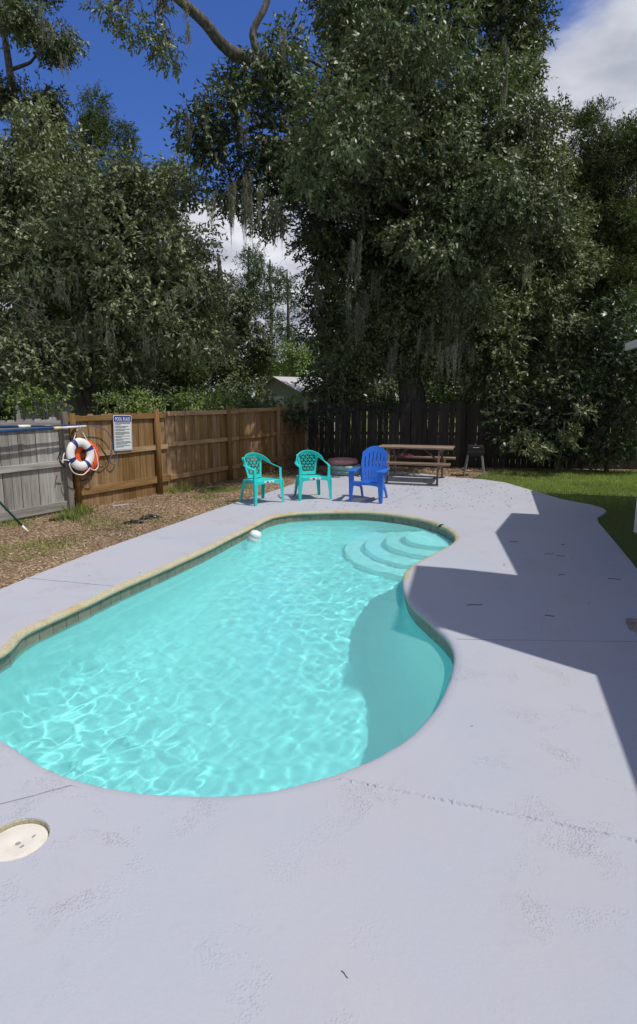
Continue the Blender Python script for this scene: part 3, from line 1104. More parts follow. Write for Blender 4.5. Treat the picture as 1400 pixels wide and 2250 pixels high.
def moss_np(tops, seed=2):
    """hanging strands: (x, y, z, length, spread, count)"""
    g = np.random.default_rng(seed)
    cos = []
    split = []
    for x, y, z, L, sp, n in tops:
        k = max(2, int(3 + sp * 22))
        for q in range(k):
            a, r = g.uniform(0, 6.28), sp * math.sqrt(g.uniform())
            split.append((x + r * math.cos(a), y + r * math.sin(a), z + g.uniform(-.05, .45), L * g.uniform(.35, 1.1), g.uniform(.025, .075), max(10, int(1.2 * n / k))))
    for x, y, z, L, sp, n in split:
        a = g.uniform(0, 6.28, n)
        r = sp * np.sqrt(g.uniform(0, 1, n))
        p = np.stack([x + r * np.cos(a), y + r * np.sin(a) * .8, z + g.uniform(-.35, .2, n) * min(1, L)], 1)
        ln = L * (1 - 0.7 * (r / sp)) * g.uniform(0.25, 1.05, n)
        seg = 4
        wd = 0.012
        yaw = g.uniform(0, 3.14, n)
        side = np.stack([np.cos(yaw), np.sin(yaw), np.zeros(n)], 1)
        pull = np.stack([(x - p[:, 0]) * .5, (y - p[:, 1]) * .5, np.zeros(n)], 1)
        prev, pw = p, np.full(n, wd)
        for s in range(seg):
            t = (s + 1) / seg
            nx = p + pull * t + g.normal(size=(n, 3)) * 0.018
            nx[:, 2] = p[:, 2] - ln * t
            nw = wd * (1 - 0.75 * t)
            q = np.stack([prev - side * pw[:, None] / 2, prev + side * pw[:, None] / 2, nx + side * nw / 2, nx - side * nw / 2], 1)
            cos.append(q.reshape(-1, 3))
            prev, pw = nx, np.full(n, nw)
    return np.concatenate(cos)
def limb_path(a, b, sag=0.0, k=6, wig=0.15, seed=0):
    r = random.Random(seed)
    a, b = Vector(a), Vector(b)
    L = (b - a).length
    pts = []
    for i in range(k + 1):
        t = i / k
        p = a.lerp(b, t)
        p.z += sag * math.sin(t * math.pi) * L
        if 0 < i < k:
            p += Vector((r.uniform(-1, 1), r.uniform(-1, 1), r.uniform(-.6, .6))) * wig * L / k
        pts.append(p)
    return catmull(pts, 3)
def tree(name, label, trunk, blobs, m, leaf=(0.115, 0.052), moss=(), limbs=(), cover=2.4, rc=0.42, lai=1.25, droop=0.4, seed=1, n_leaf=9, spr=0.28, auto=True, cat='tree', group=None, up=0.7, crown_name='crown', rt=None):
    base = Vector(trunk[0][0])
    root = thing(name, label, cat, base, 0, group)
    mb = MB()
    pts = catmull([Vector(p) - base for p, r in trunk], 5)
    rad = np.interp(np.linspace(0, len(trunk) - 1, len(pts)), range(len(trunk)), [r for p, r in trunk]).tolist()
    mb.tube(pts, rad, 12)
    mb.build('trunk', M_bark, root, True)
    if limbs or auto:
        mb = MB()
        for k, (pp, r0, r1_) in enumerate(limbs):
            q = catmull([Vector(p) - base for p in pp], 5)
            mb.tube(q, np.linspace(r0, r1_, len(q)).tolist(), 9)
        if auto:
            rr = random.Random(seed)
            for c, r in blobs:
                c = Vector(c) - base
                i = min(range(len(pts) // 3, len(pts)), key=lambda j: (pts[j] - c).length + max(0, pts[j].z - c.z + 0.3) * 2)
                q = limb_path(pts[i], c, 0.06, 6, 0.5, rr.random())
                r0 = min(rad[i] * .55, 0.03 + 0.018 * (c - pts[i]).length)
                mb.tube(q, np.linspace(r0, 0.012, len(q)).tolist(), 6)
                for t in range(5):
                    e = c + Vector((rr.uniform(-1, 1) * r[0], rr.uniform(-1, 1) * r[1], rr.uniform(-.7, 1) * r[2])) * 0.85
                    s = q[int(len(q) * rr.uniform(.5, .95))]
                    q2 = limb_path(s, e, 0.05, 4, 0.5, rr.random())
                    mb.tube(q2, np.linspace(0.016, 0.004, len(q2)).tolist(), 4)
        if mb.v:
            mb.build('branch', M_bark, root, True)
    co = crown_cloud(blobs, leaf[0], leaf[1], cover, rc, lai, droop, n_leaf, spr, seed=seed, up=up)
    leaves_obj(crown_name, co - np.array(base), m, root)
    if moss:
        leaves_obj('moss', moss_np([(*(at(u, v, d - .9) - base), L, s, int(n * 1.15)) for u, v, d, L, s, n in moss], seed), L_moss, root)
    return root

#TREES
T = lambda u, v, d: tuple(at(u, v, d))
def foot(u, d, z=-0.05):
    p = at(u, 900, d)
    return (p.x, p.y, z)
OAKS = 'moss hung oaks around the yard'
# big leafy oak behind the left fence
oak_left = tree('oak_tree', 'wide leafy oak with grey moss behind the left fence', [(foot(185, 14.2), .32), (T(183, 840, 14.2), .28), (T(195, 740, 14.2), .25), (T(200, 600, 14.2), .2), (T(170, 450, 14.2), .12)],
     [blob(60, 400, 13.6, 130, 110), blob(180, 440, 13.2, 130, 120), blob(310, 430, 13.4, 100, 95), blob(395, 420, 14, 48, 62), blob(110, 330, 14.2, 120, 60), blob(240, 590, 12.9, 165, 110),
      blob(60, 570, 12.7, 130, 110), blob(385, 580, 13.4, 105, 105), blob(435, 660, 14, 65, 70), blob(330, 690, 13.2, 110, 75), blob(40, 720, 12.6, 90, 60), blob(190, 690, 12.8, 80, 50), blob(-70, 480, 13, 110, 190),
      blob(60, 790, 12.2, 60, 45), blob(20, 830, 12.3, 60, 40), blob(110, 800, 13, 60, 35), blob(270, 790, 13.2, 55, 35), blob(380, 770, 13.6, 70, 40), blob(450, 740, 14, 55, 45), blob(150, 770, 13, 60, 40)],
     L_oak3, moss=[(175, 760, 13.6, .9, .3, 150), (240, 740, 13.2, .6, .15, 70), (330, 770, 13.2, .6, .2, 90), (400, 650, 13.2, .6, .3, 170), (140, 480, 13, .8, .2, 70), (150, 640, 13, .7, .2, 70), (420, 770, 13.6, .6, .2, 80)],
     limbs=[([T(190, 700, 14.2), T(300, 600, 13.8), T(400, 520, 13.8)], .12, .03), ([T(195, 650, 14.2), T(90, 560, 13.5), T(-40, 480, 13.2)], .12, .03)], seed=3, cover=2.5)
rr = random.Random(15)
mb = MB()
for k in range(18):
    u0, v0 = rr.choice([(60, 735), (40, 560), (90, 430), (30, 650), (300, 640), (390, 680)])
    a = Vector(at(u0 + rr.uniform(-25, 25), v0 + rr.uniform(-20, 20), 12.3))
    b = Vector(at(u0 + rr.uniform(-110, 110), v0 + rr.uniform(-40, 75), 11.7 + rr.uniform(-.3, .5)))
    q = limb_path(a, b, .05, 5, .25, rr.random())
    mb.tube(q, np.linspace(.008, .002, len(q)).tolist(), 4)
o_ = mb.build('bare_twigs', mat('grey_twig', (.30, .28, .25), .9), oak_left, True)
o_['kind'] = 'stuff'
o_.location = -oak_left.location
# slender tall oak in the upper left
tree('oak_tree', 'tall slender oak rising above the others in the top left corner', [(foot(70, 18), .3), (T(60, 600, 18), .2), (T(35, 280, 18), .13), (T(18, 130, 18), .10), (T(0, 30, 18), .07), (T(-30, -60, 18), .05)],
     [blob(80, 40, 17.6, 80, 75), blob(10, 10, 18, 60, 60), blob(130, 110, 17.6, 42, 60), blob(50, 230, 18, 75, 45), blob(100, 220, 18.2, 50, 40), blob(-20, 190, 18, 40, 60), blob(40, -70, 18, 110, 60)],
     L_oak, moss=[(95, 40, 17.4, 1.0, .12, 100), (115, 90, 17.4, .8, .1, 60), (140, 140, 17.5, .7, .1, 60)], cover=2.3, rc=.42, droop=.7, seed=5)
# cedars behind the left oak
def cedar(label, u, d, vtop, vbase, wpx, seed, group='cedars behind the left oak'):
    top, bot = T(u, vtop, d), T(u, vbase, d)
    bl = []
    r = random.Random(seed)
    for k in range(9):
        t = k / 8
        v = vtop + (vbase - vtop) * (0.03 + .97 * t)
        wd = wpx * (0.30 + .70 * t ** 0.8)
        bl.append(blob(u + r.uniform(-.35, .35) * wd, v, d + r.uniform(-.5, .5), wd * .9, (vbase - vtop) / 9))
    tree('cedar_tree', label, [(foot(u, d), .2), (bot, .10), (T(u, vtop + 30, d), .015)], bl, L_cedar, (0.11, 0.028), cover=2.6, rc=.34, lai=1.5, droop=-.25, seed=seed, spr=.26, auto=False, group=group, up=.2)
cedar('pointed cedar with the topmost tip above the left oak crown', 278, 20, 285, 790, 80, 21)
cedar('lower cedar leaning out at the right shoulder of the left oak', 372, 21, 345, 800, 75, 22)
cedar('cedar between the tall slender oak and the pointed cedar', 190, 20, 228, 760, 80, 23)
cedar('broad cedar right of the slender oak trunk behind the left oak', 110, 21, 235, 740, 80, 24)
# the great oak behind the back fence
big = [blob(950, 90, 15, 190, 120), blob(1095, 80, 15.2, 100, 120), blob(800, 70, 14.6, 105, 95), blob(750, 30, 14, 50, 50), blob(900, 230, 13.6, 190, 120), blob(1085, 240, 13.8, 110, 105),
       blob(700, 240, 14, 90, 80), blob(610, 230, 13.2, 80, 50), blob(485, 245, 12.6, 78, 45), blob(440, 275, 12.4, 42, 28), blob(545, 180, 12.6, 55, 50), blob(590, 140, 12.6, 40, 40), blob(655, 345, 13.8, 90, 60),
       blob(575, 385, 13.4, 62, 38), blob(505, 425, 13.3, 45, 28), blob(590, 470, 13.4, 34, 34), blob(705, 440, 14.6, 62, 80), blob(800, 370, 13.2, 120, 105), blob(720, 320, 12.6, 60, 55), blob(800, 330, 11.5, 95, 75), blob(860, 190, 11.1, 95, 75), blob(930, 60, 10.8, 95, 75), blob(725, 430, 11.9, 48, 48), blob(1130, 30, 15, 80, 100), blob(1140, 150, 15, 70, 80), blob(790, 150, 14, 66, 66), blob(1000, 330, 14.5, 120, 90), blob(970, 520, 13.1, 95, 80, .85), blob(1080, 430, 12.95, 95, 80, .8), blob(1165, 500, 13.2, 85, 75, .8), blob(1020, 640, 13.5, 90, 70, .8), blob(745, 260, 10.4, 100, 100), blob(700, 345, 10.8, 62, 62), blob(930, 310, 15.6, 110, 80), blob(750, 530, 15.8, 85, 80), blob(620, 330, 13.2, 55, 45), blob(660, 400, 13.4, 60, 50), blob(560, 330, 13, 40, 30), blob(950, 420, 13.5, 150, 115),
       blob(870, 560, 15.6, 160, 110), blob(725, 590, 15.8, 72, 95), blob(700, 690, 16.2, 55, 70), blob(810, 700, 15.4, 95, 70), blob(950, 690, 15, 115, 90), blob(1040, 540, 14, 90, 105),
       blob(1000, -60, 15, 260, 90), blob(760, 760, 16, 80, 60), blob(900, 790, 16.2, 110, 50), blob(460, 315, 12.6, 25, 25), blob(625, 95, 12.8, 18, 22),
       blob(780, 830, 17, 90, 50), blob(700, 850, 17, 70, 40)]
tree('oak_tree', 'largest oak, its mossy crown towering over the picnic table', [(foot(915, 16.9), .42), (T(905, 860, 16.9), .36), (T(895, 740, 16.8), .33), (T(880, 560, 16.2), .28), (T(880, 350, 15.6), .22), (T(900, 100, 15.2), .12)],
     big, L_oak, moss=[(540, 440, 13.6, 1.35, .16, 340), (512, 450, 13.6, 1.0, .12, 200), (608, 480, 13.8, 1.0, .14, 240), (465, 470, 13.6, .7, .1, 120), (575, 470, 13.4, .6, .08, 70), (780, 560, 13.9, 1.0, .18, 320), (768, 600, 14.9, .5, .08, 60), (790, 690, 14.2, 1.0, .3, 420),
                       (770, 740, 14.9, .5, .12, 80), (1112, 150, 13.9, 2.4, .10, 260), (1100, 180, 14.2, 1.3, .2, 120), (415, 290, 12.4, .6, .06, 60), (820, 640, 15, .6, .15, 90), (950, 520, 14.6, .8, .2, 130),
                       (900, 590, 14.6, .6, .15, 100), (990, 650, 14.4, 1.2, .25, 200), (860, 790, 15.6, 1.0, .3, 160), (620, 110, 12.5, .6, .08, 70), (412, 70, 11.3, .5, .05, 70), (535, 300, 12.8, .5, .1, 80), (700, 640, 15.6, .7, .12, 90),
                       (940, 740, 15, 1.0, .25, 150), (1000, 760, 15, 1.1, .3, 180), (985, 800, 14.6, .9, .3, 160)],
     limbs=[([T(885, 480, 16), T(800, 330, 14.8), T(680, 230, 13.6), T(580, 150, 12.6), (at(500, 108, 12)), (at(450, 50, 11.5)), (at(395, 0, 11.2)), at(330, -60, 11), at(270, -120, 11)], .17, .06),
            ([T(590, 155, 12.7), T(555, 80, 12.6), T(585, 10, 12.6), T(600, -60, 12.6)], .08, .06), ([T(880, 500, 16), T(780, 430, 15), T(700, 380, 14.2), T(600, 390, 13.6), T(510, 420, 13.2)], .14, .02),
            ([T(600, 170, 12.8), T(520, 230, 12.6), T(440, 260, 12.4)], .05, .012), ([T(895, 560, 16.2), T(1000, 420, 15.4), T(1080, 260, 15.2)], .18, .04)], seed=9, cover=2.3, droop=.55)
# twigs hanging from the oak limb across the top
tree('oak_tree', 'leafy twigs of an overhead oak hanging into the top of the picture', [((-9.5, 6.0, -.05), .35), ((-9.0, 6.2, 4), .3), ((-7.0, 7.2, 8.5), .2), (tuple(at(230, -140, 10.5)), .1), (tuple(at(330, -110, 10.6)), .05)],
     [blob(240, 15, 10.4, 38, 30), blob(285, 50, 10.4, 20, 34), blob(352, 50, 10.6, 28, 45), blob(372, 110, 10.6, 22, 32), blob(345, -30, 10.6, 40, 30), blob(250, -70, 10.4, 60, 40), blob(-100, -200, 9, 200, 90)],
     L_oak, (0.085, 0.036), cover=1.5, rc=.22, lai=1.1, droop=.9, seed=12, spr=.22)
# olive oak on the right
tree('oak_tree', 'olive green oak right of the largest oak, above the lawn', [(foot(1025, 17.0), .28), (T(1030, 860, 17), .24), (T(1080, 650, 16.6), .2), (T(1150, 450, 16.4), .12), (T(1180, 330, 16.4), .06)],
     [blob(1130, 390, 16.3, 95, 95), blob(1190, 500, 15.8, 110, 95), blob(1090, 560, 16.0, 100, 95), blob(1235, 600, 15.8, 75, 85), blob(1060, 690, 15.8, 85, 85), blob(1180, 700, 15.5, 110, 85), blob(1110, 830, 15.8, 80, 60),
      blob(1220, 820, 15.6, 75, 65), blob(1265, 480, 16.2, 50, 55), blob(1220, 300, 16.8, 60, 70), blob(1150, 910, 16.2, 60, 40), blob(1010, 600, 16.6, 60, 70), blob(1080, 760, 15.4, 60, 45)],
     L_oak2, moss=[(1000, 690, 15.7, 1.0, .2, 140), (1030, 790, 15.7, .8, .18, 120), (1160, 590, 15.2, .8, .12, 90), (1020, 860, 16.1, .5, .15, 90)], seed=15, cover=2.4)
# cedars behind on the right
cedar('dark cedar with the tallest tip by the white cloud at the right', 1325, 19, 262, 830, 130, 31, 'dark cedars at the right edge')
cedar('dark cedar cut off by the right edge of the picture', 1400, 18.5, 285, 850, 120, 32, 'dark cedars at the right edge')
cedar('shorter dark cedar between the olive oak and the tallest right cedar', 1262, 20, 290, 800, 75, 33, 'dark cedars at the right edge')
# glossy shrub in front of the back fence on the right
tree('magnolia_shrub', 'large leaved glossy shrub at the right end of the back fence', [(foot(1345, 15.0), .06), (T(1340, 850, 15), .05), (T(1350, 700, 14.9), .03)],
     [blob(1330, 790, 14.8, 70, 80), blob(1385, 880, 14.4, 50, 70), blob(1300, 900, 15.0, 45, 45), blob(1370, 690, 14.8, 32, 50), blob(1400, 790, 14.4, 45, 60), blob(1310, 720, 15.0, 40, 45), blob(1250, 860, 15.2, 55, 60), blob(1200, 900, 15.4, 40, 35), blob(1340, 940, 14.9, 40, 35), blob(1170, 930, 15.2, 45, 30), blob(1110, 905, 15.3, 45, 30), blob(1385, 960, 14.7, 30, 40), blob(1260, 930, 15.0, 45, 30), blob(1120, 960, 15.3, 34, 26), blob(1330, 985, 14.9, 26, 26), blob(1200, 965, 15.2, 30, 22)],
     L_gloss, (0.13, 0.06), cover=2.0, rc=.34, lai=1.1, droop=.2, seed=18, cat='shrub', spr=.3, n_leaf=8)
tree('loquat_shrub', 'sparse shrub with long leaf rosettes against the right fence', [(foot(1230, 14.6), .03), (T(1235, 980, 14.4), .025), (T(1240, 930, 14.3), .015)],
     [blob(1262, 955, 14.2, 22, 14), blob(1235, 968, 14.2, 20, 13), blob(1180, 990, 14.4, 26, 16), blob(1275, 905, 14, 24, 16), blob(1150, 975, 14.4, 22, 14)],
     L_oak2, (0.15, 0.04), cover=.5, rc=.18, lai=.8, droop=-.1, seed=19, cat='shrub', spr=.12)
# middle distance woods seen through the gap
WOODS = 'trees beyond the back fence in the gap'
tree('wood_tree', 'dark green tree standing behind the right side of the left oak', [(foot(490, 24), .2), (T(490, 700, 24), .15), (T(480, 560, 24), .06)],
     [blob(480, 650, 24, 50, 55), blob(525, 715, 23.5, 70, 70), blob(450, 720, 24, 70, 80), blob(560, 780, 24, 60, 60), blob(470, 810, 23, 90, 40), blob(400, 780, 23, 60, 70)], L_oak2, (0.13, 0.06), cover=2.2, rc=.5, seed=41, auto=False, group=WOODS)
tree('wood_tree', 'rounded bright green tree right behind the shed', [(foot(655, 33), .2), (T(655, 800, 33), .12), (T(655, 760, 33), .05)],
     [blob(655, 790, 33, 52, 45), blob(690, 770, 34, 25, 30), blob(620, 800, 34, 35, 30)], L_bright, (0.16, 0.08), cover=2.3, rc=.5, seed=42, auto=False, group=WOODS)
tree('wood_tree', 'shadowy tree under the largest oak, right of the shed', [(foot(760, 24), .2), (T(760, 780, 24), .12), (T(750, 680, 24), .05)],
     [blob(740, 720, 24, 55, 70), blob(800, 780, 23, 100, 70), blob(900, 760, 23, 110, 90), blob(1010, 790, 22, 90, 80), blob(1000, 650, 22, 120, 100), blob(870, 640, 22, 110, 100), blob(1120, 780, 22, 130, 90), blob(1130, 600, 22, 130, 110), blob(1260, 760, 22, 120, 110), blob(1250, 560, 23, 110, 120), blob(1390, 760, 22, 110, 120), blob(1130, 430, 22, 110, 90), blob(960, 480, 22, 130, 110)], L_oak, (0.14, 0.065), cover=2.0, rc=.5, seed=43, auto=False, group=WOODS)
tree('wood_tree', 'dim tree filling the gap under the left oak', [(foot(300, 22), .2), (T(300, 750, 22), .12), (T(300, 650, 22), .05)],
     [blob(100, 760, 21, 120, 70), blob(280, 790, 21, 110, 60), blob(360, 730, 22, 90, 80), blob(0, 700, 21, 100, 90), blob(180, 660, 21, 150, 100), blob(-80, 780, 20, 120, 90), blob(150, 500, 21, 170, 110), blob(330, 560, 21, 110, 110), blob(20, 480, 21, 120, 110), blob(420, 640, 22, 60, 70), blob(250, 700, 21, 130, 80)], L_oak, (0.14, 0.065), cover=2.0, rc=.5, seed=44, auto=False, group=WOODS)
def pine(label, u, d, spec, vbot, seed):
    bl = [blob(u + a, v + 22, d, ru * 1.2 + 6, rv * 1.1 + 6) for a, v, ru, rv in spec]
    tree('pine_tree', label, [(foot(u, d), .15), (T(u, vbot, d), .12), (T(u - 3, spec[0][1] - 5, d), .05)], bl, L_pine, (0.20, 0.05), cover=1.7, rc=.55, lai=1.0, droop=-.1, seed=seed, spr=.35, group='far pines in the sky gap')
pine('far pine with a bare trunk in the sky gap above the shed', 596, 42, [(0, 575, 32, 24), (22, 610, 22, 18), (-24, 620, 24, 20), (10, 650, 24, 16), (-15, 680, 20, 14)], 700, 51)
pine('shorter far pine right of the bare trunked one', 634, 45, [(0, 600, 18, 16), (8, 640, 22, 24), (-6, 680, 18, 18), (4, 720, 24, 22)], 740, 52)
pine('far pine left of the bare trunked one, half hidden by moss', 548, 44, [(0, 555, 24, 20), (-14, 600, 28, 26), (10, 640, 26, 26), (-8, 690, 30, 30)], 720, 53)
# a far wall of woodland that closes the view
g_ = np.random.default_rng(77)
bl = []
for k in range(46):
    u = -900 + 3200 * k / 45 + g_.uniform(-30, 30)
    bl.append(blob(u, 838, 54, 75, 26))
    if 520 < u < 720:
        bl.append(blob(u, 800, 56, 45, 30))
        continue
    d = g_.uniform(36, 52)
    bl.append(blob(u, 760 + g_.uniform(-30, 30), d, 75, 95))
tag(leaves_obj('far_woods', crown_cloud(bl, .34, .17, 2.2, .9, 1.2, .2, 9, .6, seed=70), L_oak), 'dark line of distant woodland closing the view behind the yard', 'woods', None, 'stuff')
bl = []
for k in range(46):
    u = -400 + 2200 * k / 45 + g_.uniform(-20, 20)
    if 560 < u < 720:
        continue
    d = g_.uniform(19.5, 24)
    bl.append(blob(u, 868 + g_.uniform(-10, 10), d, 58, 48, 1.0))
tag(leaves_obj('undergrowth', crown_cloud(bl, .13, .065, 1.5, .4, 1.2, .2, 9, .35, seed=73), L_oak), 'dark tangled undergrowth between the trunks beyond the fences', 'undergrowth', None, 'stuff')
# shrubs and vines along the fence tops
def shrub(label, blobs, m, leaf, seed, name='shrub', cover=2.0, rc=.2, group=None, droop=.0, lai=1.2):
    c = Vector(blobs[0][0])
    root = thing(name, label, name.split('_')[-1], (c.x, c.y, -.05), 0, group)
    mb = MB()
    r = random.Random(seed)
    for b_, rr in blobs:
        for t in range(6):
            e = Vector(b_) + Vector((r.uniform(-1, 1) * rr[0], r.uniform(-1, 1) * rr[1], r.uniform(-.3, 1) * rr[2])) * .8
            s = Vector((b_[0] * .7 + e.x * .3, b_[1], -.05))
            mb.tube(limb_path(s - Vector(root.location), e - Vector(root.location), 0, 4, .3, r.random()), .008, 4)
    mb.build('stem', M_bark, root, True)
    leaves_obj('foliage', crown_cloud(blobs, leaf[0], leaf[1], cover, rc, lai, droop, 8, .16, seed=seed) - np.array(root.location), m, root)
    return root
G = 'sunlit shrubs behind the fences'
shrub('sunlit pale green shrub over the brown fence left of the shed', [blob(430, 884, 13.6, 46, 17), blob(485, 880, 14.6, 28, 15)], L_bright, (.09, .05), 61, group=G)
shrub('sunlit shrub directly in front of the shed', [blob(560, 884, 19, 48, 16), blob(528, 880, 18.5, 36, 18), blob(640, 888, 18.5, 46, 13)], L_bright, (.10, .055), 62, group=G)
shrub('sunlit bush behind the back fence right of the shed', [blob(765, 868, 19, 40, 20), blob(730, 882, 19, 22, 10)], L_bright, (.10, .055), 63, group=G)
shrub('small yellow green bush peeping over the back fence by the big trunk', [blob(965, 880, 18, 28, 10), blob(1005, 884, 18, 16, 7)], L_bright, (.09, .05), 64, group=G)
shrub('shrub over the grey fence in front of the grey outbuilding', [blob(80, 885, 11.2, 48, 24), blob(140, 888, 11.4, 32, 20)], L_bright, (.07, .04), 65, group=G, rc=.16)
shrub('upright shrub behind the brown fence near the sign', [blob(285, 880, 12, 28, 30), blob(245, 890, 12, 30, 18), blob(330, 892, 12.4, 26, 12)], L_bright, (.07, .035), 66, group=G, rc=.16)
shrub('dark leafy vine spilling over the fence corner under the shed', [blob(640, 908, 15.6, 48, 20), blob(590, 898, 15.2, 36, 15), blob(690, 912, 15.9, 45, 16), blob(655, 930, 15.6, 22, 22), blob(560, 900, 14.9, 22, 12)], L_gloss, (.09, .055), 67, 'fence_vine', rc=.18)
shrub('dark vine trailing along the top of the back fence', [blob(760, 893, 16.3, 45, 14), blob(840, 888, 16.2, 40, 12)], L_gloss, (.09, .05), 68, 'fence_vine', rc=.18)

# ------------------------------------------------------------------ buildings
def shed():
    c = at(655, 868, 27)
    root = thing('garden_shed', 'small beige shed with a pale tin gable roof beyond the fence', 'shed', (c.x, c.y, -0.05), R(-38))
    mb = MB()
    W, D, H, P = 2.5, 2.9, 2.06, 0.54
    mb.prism([(-W / 2, 0), (W / 2, 0), (W / 2, H), (0, H + P), (-W / 2, H)], -D / 2, D / 2, lambda a, b, t: (a, t, b))
    mb.build('wall', M_shed, root)
    for s in (-1, 1):
        mb = MB()
        mb.prism([(0, H + P + .02), (s * (W / 2 + .18), H - .06), (s * (W / 2 + .18), H - .01), (0, H + P + .07)], -D / 2 - .2, D / 2 + .2, lambda a, b, t: (a, t, b))
        mb.build('roof', M_shedr, root)
    mb = MB()
    mb.box((0, -D / 2 - .01, .95), (.9, .03, 1.8))
    d = mb.build('door', M_trim, root)
    mb = MB()
    mb.box((.33, -D / 2 - .035, .95), (.04, .03, .12))
    mb.build('handle', M_black, d)
    mb = MB()
    mb.box((W / 2 + .01, -.1, 1.3), (.03, .9, .62))
    wn = mb.build('window', M_darkglass, root)
    mb = MB()
    for q in ((-.1 - .47, 1.3, .06, .74), (-.1 + .47, 1.3, .06, .74)):
        mb.box((W / 2 + .02, q[0], q[1]), (.03, q[2], q[3]))
    for q in (.96, 1.64):
        mb.box((W / 2 + .021, -.1, q), (.03, .88, .06))
    mb.build('frame', M_trim, wn)
shed()
c = at(95, 860, 17.5)
ob = thing('outbuilding', 'dim grey outbuilding with a low roof under the left oak', 'outbuilding', (c.x, c.y, -.05), R(12))
mb = MB(); mb.box((0, 1.2, 1.15), (1.7, 2.4, 2.3)); mb.build('wall', M_greyb, ob)
mb = MB(); mb.box((0, 1.2, 2.36), (2.1, 2.8, .10), Euler((0, R(6), 0)).to_matrix()); mb.build('roof', M_greyb, ob)
mb = MB(); mb.box((.35, -.01, 1.0), (.8, .04, 1.9)); dd = mb.build('door', M_greyb, ob)
mb = MB(); mb.box((.05, -.05, 1.0), (.04, .05, .1)); mb.build('handle', M_metal, dd)
mb = MB(); mb.box((-.72, -.02, 1.15), (.10, .06, 2.28)); mb.build('corner_board', M_shed, ob)

# house on the right: its eave, cross gable and chimney throw the shadow on the deck
A_ = Vector((0.277, 0.961, 0)); NN = Vector((-0.961, 0.277, 0))
H0 = Vector((3.27, 3.31, 0))
house = thing('brick_house', 'brick house at the right edge, only its pale roof corner in view', 'house', H0)
def hp(s, n, z):
    """s along the eave, n outwards to the pool, z up (relative to the house root)"""
    return A_ * s + NN * n + Vector((0, 0, z))
S0, S1 = -7.5, 8.4
def hbox(name, s0, s1, n0, n1, z0, z1, m, parent=house):
    mb = MB()
    mb.prism([(s0, n0), (s1, n0), (s1, n1), (s0, n1)], z0, z1, lambda a, b, t: hp(a, b, t))
    return mb.build(name, m, parent)
hbox('wall', S0 + .4, S1 - .5, -7.0, -1.6, -.05, 2.95, M_brick)
hbox('porch_floor', S0 + .4, S1 - .5, -1.59, -.45, -.05, .06, M_deck)
mb = MB()
mb.prism([(0.0, 2.66), (0.0, 2.80), (-4.3, 4.05), (-4.3, 3.90)], S0, S1, lambda a, b, t: hp(t, a, b))
rf = mb.build('roof', M_roofp, house)
mb = MB()
mb.prism([(-8.4, 2.66), (-8.4, 2.80), (-4.301, 4.05), (-4.301, 3.90)], S0, S1, lambda a, b, t: hp(t, a, b))
mb.build('roof', M_roofp, house)
hbox('fascia', S0, S1, .0, .02, 2.67, 2.795, M_trim, rf)
for s in (-6.5, -3.6, -.7, 2.2, 5.1, 7.7):
    hbox('porch_post', s - .06, s + .06, -.62, -.50, .06, 2.86, M_trim)
# cross gable standing on the eave line
mb = MB()
mb.prism([(2.32, 2.8), (5.72, 2.8), (5.72, 3.50), (4.26, 3.93), (2.32, 3.50)], -2.6, 0.0, lambda a, b, t: hp(a, t, b))
mb.build('gable_wall', M_wallw, house)
for s0, z0, s1, z1 in ((4.26, 4.10, 2.20, 3.64), (4.26, 4.10, 5.83, 3.61)):
    mb = MB()
    mb.prism([(s0, z0 - .15), (s1, z1 - .14), (s1, z1), (s0, z0)], -2.8, 0.02, lambda a, b, t: hp(a, t, b))
    mb.build('roof', M_roofp, house)
mb = MB()
mb.prism([(0.0, 2.85), (2.2, 2.85), (2.2, 5.80), (0.60, 5.65)], -.45, 0.0, lambda a, b, t: hp(a, t, b))
ch = mb.build('chimney', M_brick, house)
for s in (-5.0, -2.0, 4.0):
    wd = hbox('window', s - .6, s + .6, -1.6, -1.57, 1.0, 2.2, M_darkglass)
    for q0, q1, z0, z1 in ((s - .66, s - .6, .94, 2.26), (s + .6, s + .66, .94, 2.26), (s - .6, s + .6, .94, 1.0), (s - .6, s + .6, 2.2, 2.26)):
        hbox('frame', q0, q1, -1.6, -1.55, z0, z1, M_trim, wd)
dr = hbox('door', .9, 1.8, -1.6, -1.55, .06, 2.1, M_trim)
hbox('handle', 1.68, 1.74, -1.55, -1.5, 1.0, 1.12, M_metal, dr)
# white post beside the lawn
wpost = gp(1398, 1164)
t_ = thing('white_post', 'white square post at the right edge beside the lawn', 'post', (wpost.x + .03, wpost.y, -.045))
mb = MB(); mb.box((0, 0, 1.2), (.09, .09, 2.4)); mb.build('shaft', M_trim, t_, False, .006)
mb = MB(); mb.prism([(-.06, -.06), (.06, -.06), (.06, .06), (-.06, .06)], 2.4, 2.43); mb.build('cap', M_trim, t_)

